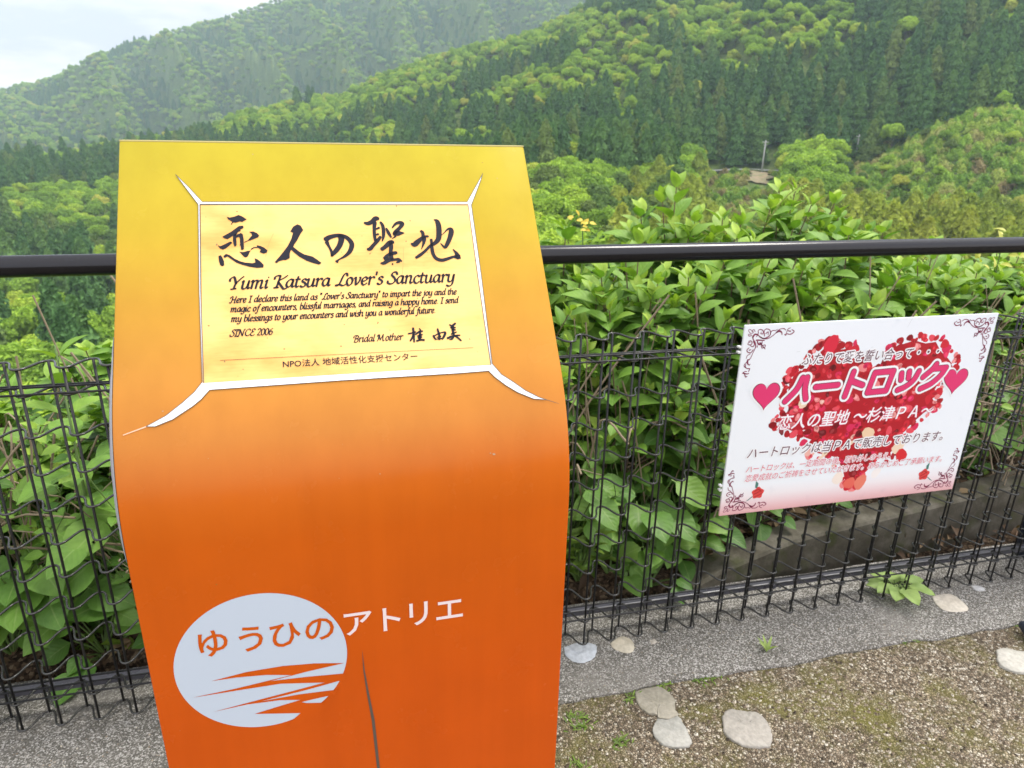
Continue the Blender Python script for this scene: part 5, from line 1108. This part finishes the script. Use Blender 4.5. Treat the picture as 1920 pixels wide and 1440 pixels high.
def trunk(h, r, limbs, seed):
    rg = np.random.default_rng(seed); t = MB(); t.tube([(0, 0, -1.5), (.1, 0, h * .4), (-.05, .05, h)], [r * 1.2, r * .8, r * .25], 7)
    for k in range(limbs):
        a = rg.uniform(0, 6.28); z = h * rg.uniform(.3, .75); t.tube([(0, 0, z), (math.cos(a) * h * .14, math.sin(a) * h * .14, z + h * .1), (math.cos(a) * h * .27, math.sin(a) * h * .27, z + h * .24)], [r * .5, r * .35, r * .12], 5)
    return poly_mesh("trunk", t.v, t.f, True)
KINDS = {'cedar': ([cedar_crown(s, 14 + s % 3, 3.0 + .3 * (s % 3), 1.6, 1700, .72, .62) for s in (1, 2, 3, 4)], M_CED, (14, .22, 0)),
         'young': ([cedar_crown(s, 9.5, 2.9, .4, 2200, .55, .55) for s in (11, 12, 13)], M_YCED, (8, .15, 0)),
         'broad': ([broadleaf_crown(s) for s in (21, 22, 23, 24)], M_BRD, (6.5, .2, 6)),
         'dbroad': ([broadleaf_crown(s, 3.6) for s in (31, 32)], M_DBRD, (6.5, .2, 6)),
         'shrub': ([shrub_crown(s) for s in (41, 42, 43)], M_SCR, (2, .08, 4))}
MESH = {}
for k, (cr, m, (th, tr, tl)) in KINDS.items():
    MESH[k] = []
    for i, (V, F, T) in enumerate(cr):
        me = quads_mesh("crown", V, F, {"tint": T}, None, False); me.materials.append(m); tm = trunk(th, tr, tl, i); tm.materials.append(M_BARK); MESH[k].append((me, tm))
# joined single-mesh versions for the many far ones
JOIN = {}
for k in MESH:
    JOIN[k] = []
    for me, tm in MESH[k]:
        bm = bmesh.new(); bm.from_mesh(me); nf = len(bm.faces); lay = bm.verts.layers.float.get("tint"); bm.from_mesh(tm)
        for f in list(bm.faces)[nf:]: f.material_index = 1
        j = bpy.data.meshes.new("tree"); bm.to_mesh(j); bm.free(); j.materials.append(me.materials[0]); j.materials.append(M_BARK); JOIN[k].append(j)

BRIGHT = [(120, 285, 60, 12, 6), (300, 250, 60, 12, 8), (200, 262, 40, 9, 6), (1330, 60, 60, 22, 8), (1060, 150, 120, 22, 8), (900, 180, 90, 18, 12), (1700, 40, 50, 20, 10), (1480, 25, 130, 26, 6), (1160, 60, 80, 20, 6), (1160, 112, 105, 44, 5), (1010, 30, 90, 40, 10), (760, 140, 170, 36, 16), (930, 75, 130, 38, 14), (1290, 20, 110, 26, 4), (470, 215, 95, 30, 15), (640, 192, 110, 26, 12), (850, 108, 130, 42, 18), (1000, 60, 60, 30, 15), (1150, 108, 92, 34, 5), (1000, 142, 85, 24, 10), (690, 240, 60, 22, 12), (880, 245, 45, 22, 5), (1090, 40, 110, 24, 10),
          (1500, 58, 115, 40, 8), (1400, 95, 55, 26, 20), (1570, 14, 60, 18, 0), (1880, 22, 40, 18, 0), (560, 225, 70, 20, 12), (1280, 290, 60, 45, 0), (1230, 330, 60, 30, 0), (1180, 190, 30, 14, 0), (780, 170, 60, 16, 15)]
def pix(P):
    c = (P - np.array((0, 0, H))) @ RC.T; return c[:, 0] / c[:, 2] * FPX + 960, c[:, 1] / c[:, 2] * FPX + 720, c[:, 2]
def in_patch(u, v, L_):
    m = np.zeros(len(u), bool)
    for cx, cy, a, b, rot in L_:
        t = RAD(-rot); du, dv = u - cx, v - cy; x = du * math.cos(t) + dv * math.sin(t); y = -du * math.sin(t) + dv * math.cos(t); m |= (x / a) ** 2 + (y / b) ** 2 < 1
    return m
rg = np.random.default_rng(5)
def scatter(az0, az1, r0, r1, spacing):
    area = .5 * RAD(az1 - az0) * (r1 * r1 - r0 * r0); n = int(area / spacing ** 2 * 1.6); az = rg.uniform(az0, az1, n); r = np.sqrt(rg.uniform(r0 * r0, r1 * r1, n))
    x, y = at(az, r); cell = {}; keep = []
    for i in range(n):
        k = (int(x[i] // spacing), int(y[i] // spacing)); ok = True
        for a in (-1, 0, 1):
            for b in (-1, 0, 1):
                for j in cell.get((k[0] + a, k[1] + b), ()):
                    if (x[i] - x[j]) ** 2 + (y[i] - y[j]) ** 2 < (spacing * .72) ** 2: ok = False
        if ok: cell.setdefault(k, []).append(i); keep.append(i)
    k = np.array(keep); return az[k], r[k]
trees = []       # kind, az, r, scale
def put(az, r, kinds, lo, hi):
    for a, q, k in zip(az, r, kinds): trees.append((k, a, q, rg.uniform(lo, hi)))
# facing hillside
az, r = scatter(-27, 54, 236, 655, 5.9)
w = smooth((az + 12) / 32); rf = 420 + (262 - 420) * w; k = r > rf - 8; az, r = az[k], r[k]
x, y = at(az, r); P = np.c_[x, y, terrain(az, r) + 9]; u, v, d = pix(P); rB = np.interp(az, [-40, -22, 0, 20, 45, 60], [560, 560, 640, 620, 540, 540])
k = (r < rB + 12) & ~((az > 27.0) & (az < 34.5) & (r < 262)); az, r, u, v = az[k], r[k], u[k], v[k]
br = in_patch(u + rg.normal(0, 7, len(u)), v + rg.normal(0, 5, len(u)), BRIGHT); mixn = fbm(az * .9, r / 30.)
kind = np.where(br, 'broad', np.where((mixn > .66) & (az < 20), 'dbroad', np.where((mixn > .74), 'broad', 'cedar')))
put(az, r, kind, .78, 1.12)
# valley on the left: dark cedars far, bright broadleaf in the middle, mixed wood near
az, r = scatter(-27, 3, 46, 420, 6.2); x, y = at(az, r); P = np.c_[x, y, terrain(az, r) + 9]; u, v, d = pix(P)
mixn = fbm(az * .5 + 4, r / 40.)
kind = np.where(v < 322, np.where(mixn > .55, 'broad', np.where(mixn > .48, 'dbroad', 'cedar')), np.where(v < 402 + 30 * (mixn - .5), 'broad', np.where(mixn > .52, 'dbroad', np.where(mixn > .44, 'broad', 'cedar'))))
kind = np.where((v > 505) & (mixn > .33), 'broad', kind); put(az, r, kind, .8, 1.15)
# valley on the right: young cedars, scrub terrace, bright trees by the road and beside the stand
az, r = scatter(3, 54, 48, 262, 4.3); x, y = at(az, r); P = np.c_[x, y, terrain(az, r) + 7]; u, v, d = pix(P); mixn = fbm(az * .6 + 9, r / 30.)
road = ((az > 28) & (az < 34.0) & (r > 128)) | ((az > 37.2) & (az < 41.2) & (r > 238)); scrub = (az > 36.4) & (r > 172); bush = (az > 33.0) & (az < 37.4) & (r > 178) & ~road
kind = np.where(az < 21.5, np.where(r < 205, np.where(mixn > .34, 'broad', 'dbroad'), np.where(mixn > .6, 'broad', 'cedar')), np.where(az < 27.5, np.where(r > 190, np.where(mixn > .42, 'broad', 'cedar'), np.where(mixn > .55, 'dbroad', 'young')), 'young'))
kind = np.where(bush, 'broad', kind); kind = np.where(scrub & ~bush, 'shrub', kind); k = ~road; put(az[k], r[k], kind[k], .9, 1.3)
az, r = scatter(36, 54, 172, 280, 1.9); x, y = at(az, r); k = rg.random(len(az)) < .9; put(az[k], r[k], ['shrub'] * int(k.sum()), .35, 1.05); az, r = scatter(36.5, 54, 180, 280, 6.5); x, y = at(az, r); k = rg.random(len(az)) < .6; put(az[k], r[k], np.where(rg.random(int(k.sum())) < .75, 'broad', 'dbroad'), .32, .62)
az, r = scatter(27.8, 34.4, 150, 250, 2.6); x, y = at(az, r); k = (rg.random(len(az)) < .92) & ~((az > 31.4) & (az < 33.1) & (r > 222)); put(az[k], r[k], ['shrub'] * int(k.sum()), .5, 1.0)
az, r = scatter(34.0, 38.2, 200, 255, 2.9); put(az, r, ['shrub'] * len(az), .6, 1.2)

KN = list(MESH)
TA = np.array([(KN.index(t[0]), *t[1:]) for t in trees]); x, y = at(TA[:, 1], TA[:, 2]); z = terrain(TA[:, 1], TA[:, 2]) - .3
TOP = np.array([15, 9.5, 9.5, 9.0, 3.0])[TA[:, 0].astype(int)] * TA[:, 3]; u, v, d = pix(np.c_[x, y, z + TOP * .8])
vis = (u > -20) & (u < 1940) & (v > -25) & ~((u > 225) & (u < 1000) & (v > 285)) & ~((u < 230) & (v > 650)) & ~((u > 1000) & (v > 455)) & ~((u > 1165) & (u < 1680) & (v > 405))
order = np.argsort(TA[:, 2]); used = {k: 0 for k in KN}; LIM = {'cedar': 285, 'young': 250, 'broad': 285, 'dbroad': 150, 'shrub': 200}
NAME = {'cedar': 'cedar_tree', 'young': 'young_cedar_tree', 'broad': 'broadleaf_tree', 'dbroad': 'dark_broadleaf_tree', 'shrub': 'shrub'}
LAB = {'cedar': ("tall dark green cedar in the forest across the valley", "cedars across the valley"), 'young': ("young olive green cedar on the slope below the right handrail", "young cedars below the handrail"),
       'broad': ("bright spring green broadleaf tree in the valley woods", "bright broadleaf trees in the valley"), 'dbroad': ("dull green broadleaf tree among the valley cedars", "dull broadleaf trees in the valley"), 'shrub': ("pale green shrub on the open terrace at the right", "shrubs on the terrace")}
single = np.zeros(len(TA), bool); proto_obj = {}
for i in order:
    k = KN[int(TA[i, 0])]
    if not vis[i] or used[k] >= LIM[k]: continue
    used[k] += 1; single[i] = True; vi = int(rg.integers(len(MESH[k]))); s = TA[i, 3]; rz = rg.uniform(0, 6.28)
    if TA[i, 2] < 120 and k != 'shrub':
        o = root(NAME[k], (x[i], y[i], z[i]), LAB[k][0], "tree", LAB[k][1], rz); o.scale = (s, s, s); link("crown", MESH[k][vi][0], None, o); link("trunk", MESH[k][vi][1], None, o)
    else:
        o = link(NAME[k], JOIN[k][vi], None, None, (x[i], y[i], z[i])); o.rotation_euler = (0, 0, rz); o.scale = (s, s, s * rg.uniform(.9, 1.1)); tag(o, LAB[k][0], "shrub" if k == 'shrub' else "tree", LAB[k][1])
        proto_obj.setdefault((k, vi), o)
# everything smaller in the picture: one mass per wood, instanced from the trees above
for k in KN:
    for vi in range(len(MESH[k])):
        if (k, vi) not in proto_obj:
            kk = [i for i in range(len(TA)) if KN[int(TA[i, 0])] == k and not single[i]]
            if kk:
                i = kk[vi % len(kk)]; o = link(NAME[k], JOIN[k][vi], None, None, (x[i], y[i], z[i])); o.scale = (TA[i, 3],) * 3; tag(o, LAB[k][0], "shrub" if k == 'shrub' else "tree", LAB[k][1]); single[i] = True; proto_obj[(k, vi)] = o
def forest(name, label, P, keys, scale):
    """one object: points carrying a kind, a size and a turn, with a geometry-node tree on each"""
    me = bpy.data.meshes.new(name); me.vertices.add(len(P)); me.vertices.foreach_set("co", np.asarray(P, np.float32).ravel()); n = len(P)
    pk = sorted(proto_obj); idx = np.array([pk.index(q) for q in keys], np.int32)
    a = me.attributes.new("which", 'INT', 'POINT'); a.data.foreach_set("value", idx); a = me.attributes.new("size", 'FLOAT', 'POINT'); a.data.foreach_set("value", np.asarray(scale, np.float32))
    a = me.attributes.new("turn", 'FLOAT', 'POINT'); a.data.foreach_set("value", rg.uniform(0, 6.28, n).astype(np.float32)); me.update()
    o = link(name, me); g = bpy.data.node_groups.new(name, 'GeometryNodeTree'); g.interface.new_socket("Geometry", in_out='INPUT', socket_type='NodeSocketGeometry'); g.interface.new_socket("Geometry", in_out='OUTPUT', socket_type='NodeSocketGeometry')
    gi, go = g.nodes.new('NodeGroupInput'), g.nodes.new('NodeGroupOutput'); jn = g.nodes.new('GeometryNodeJoinGeometry')
    def attr(nm, ty): q = g.nodes.new('GeometryNodeInputNamedAttribute'); q.data_type = ty; q.inputs['Name'].default_value = nm; return q.outputs['Attribute']
    wh, sz, tn = attr("which", 'INT'), attr("size", 'FLOAT'), attr("turn", 'FLOAT'); cx = g.nodes.new('ShaderNodeCombineXYZ'); g.links.new(tn, cx.inputs['Z'])
    for j in sorted(set(idx.tolist())):
        oi = g.nodes.new('GeometryNodeObjectInfo'); oi.inputs['Object'].default_value = proto_obj[pk[j]]; oi.inputs['As Instance'].default_value = True; oi.transform_space = 'ORIGINAL'
        cm = g.nodes.new('FunctionNodeCompare'); cm.data_type = 'INT'; cm.operation = 'EQUAL'; g.links.new(wh, cm.inputs[2]); cm.inputs[3].default_value = j
        ip = g.nodes.new('GeometryNodeInstanceOnPoints'); g.links.new(gi.outputs[0], ip.inputs['Points']); g.links.new(cm.outputs[0], ip.inputs['Selection']); g.links.new(oi.outputs['Geometry'], ip.inputs['Instance'])
        g.links.new(cx.outputs[0], ip.inputs['Rotation']); g.links.new(sz, ip.inputs['Scale']); g.links.new(ip.outputs[0], jn.inputs[0])
    g.links.new(jn.outputs[0], go.inputs[0]); md = o.modifiers.new("trees", 'NODES'); md.node_group = g
    return tag(o, label, "forest", kind="stuff")
rest = np.where(~single)[0]
forest("hillside_forest", "mixed cedar and broadleaf forest covering the slopes across the valley", np.c_[x, y, z][rest], [(KN[int(TA[i, 0])], int(rg.integers(len(MESH[KN[int(TA[i, 0])]])))) for i in rest], TA[rest, 3])
# far mountain
az, r = scatter(-30, 30, 965, 1665, 8.2); xx, yy = at(az, r); zz = terrain(az, r) - 1; low = terrain(az + .7, r) + terrain(az - .7, r) - 2 * (zz + 1); mixn = fbm(az * .55 + 20, r / 70.); mix2 = fbm(az * 1.7, r / 25. + 5)
keys = [(('broad' if m2 > .30 else 'dbroad') if m1 - lo * .008 > .33 else 'cedar') for m1, m2, lo in zip(mixn, mix2, low)]; keys = [(q, int(rg.integers(len(MESH[q])))) for q in keys]
forest("far_mountain_forest", "hazy blue green forest covering the distant mountain", np.c_[xx, yy, zz], keys, [rg.uniform(.85, 1.3) * (1.0 if q[0] == 'cedar' else 1.15) for q in keys])

# ---- road clearing and poles
def patch(name, a0, a1, r0, r1, dz, m, label, cat, n=14):
    A, R_ = np.meshgrid(np.linspace(a0, a1, n), np.linspace(r0, r1, 8)); X, Y = at(A, R_); Zp = terrain(A, R_) + dz
    jag = 1 + (rg.random(A.shape) - .5) * .9 * (np.abs(A - A.mean()) > (a1 - a0) * .35); X, Y = at(A.mean() + (A - A.mean()) * jag, R_ + (rg.random(A.shape) - .5) * (r1 - r0) * .09)
    Zp = terrain(np.degrees(np.arctan2(X, Y)), np.hypot(X, Y)) + dz
    F = [(j * n + i, j * n + i + 1, (j + 1) * n + i + 1, (j + 1) * n + i) for j in range(7) for i in range(n - 1)]
    return tag(link(name, quads_mesh(name, np.c_[X.ravel(), Y.ravel(), Zp.ravel()], F), m), label, cat, kind="structure")
dm = mat("bare_brown_earth", (.30, .20, .13), .95); rr_ = ramp(dm, [(.3, (.10, .13, .04)), (.55, (.24, .185, .11))]); L(dm, noise(dm, objcoord(dm), .5, 6), rr_.inputs[0]); L(dm, rr_.outputs[0], BS(dm).inputs['Base Color'])
patch("dirt_bank", 31.5, 33.1, 232, 250, .5, dm, "bare brown earth bank below the valley road", "bank")
patch("valley_road", 27.0, 34.4, 252, 259, .9, mat("grey_asphalt", (.16, .16, .16), .9), "short grey stretch of road in the valley", "road")
M_POLE = mat("grey_concrete_pole", (.46, .45, .43), .8)
for a, r, hgt, lb in ((32.45, 252, 10.2, "grey utility pole beside the bare earth clearing"), (38.65, 262, 10.6, "grey utility pole with crossarms in front of the dark cedars")):
    px_, py_ = at(a, r); zb = float(terrain(a, r)); o = root("utility_pole", (px_, py_, zb), lb, "utility pole", rz=-RAD(a))
    q = MB(); q.tube([(0, 0, -1), (0, 0, hgt * .5), (0, 0, hgt)], [.24, .21, .17], 10); q.build("pole", M_POLE, o, True)
    q = MB(); q.box(-.9, .9, -.28, -.18, hgt - .7, hgt - .55); q.build("crossarm", M_POLE, o); q = MB(); q.box(-.7, .7, -.28, -.18, hgt - 1.5, hgt - 1.37); q.build("crossarm", M_POLE, o)
    q = MB(); [q.tube([(ix, -.23, hgt - .55), (ix, -.23, hgt - .3)], .06, 6) for ix in (-.75, 0, .75)]; q.build("insulator", mat("white_insulator", (.7, .7, .7), .4), o)
# ---- air
hz = MB(); hz.box(-1500, 1800, -70, 2100, -125, 640); ho = hz.build("haze", None); hm = bpy.data.materials.new("haze_air"); hm.use_nodes = True; hn = hm.node_tree.nodes; hn.clear()
out = hn.new("ShaderNodeOutputMaterial"); pv = hn.new("ShaderNodeVolumePrincipled"); pv.inputs['Density'].default_value = .00023; pv.inputs['Color'].default_value = (.70, .87, 1.0, 1); pv.inputs['Anisotropy'].default_value = .2
hm.node_tree.links.new(pv.outputs[0], out.inputs['Volume']); ho.data.materials.append(hm); tag(ho, "thin pale blue haze filling the valley air", "haze", kind="stuff")
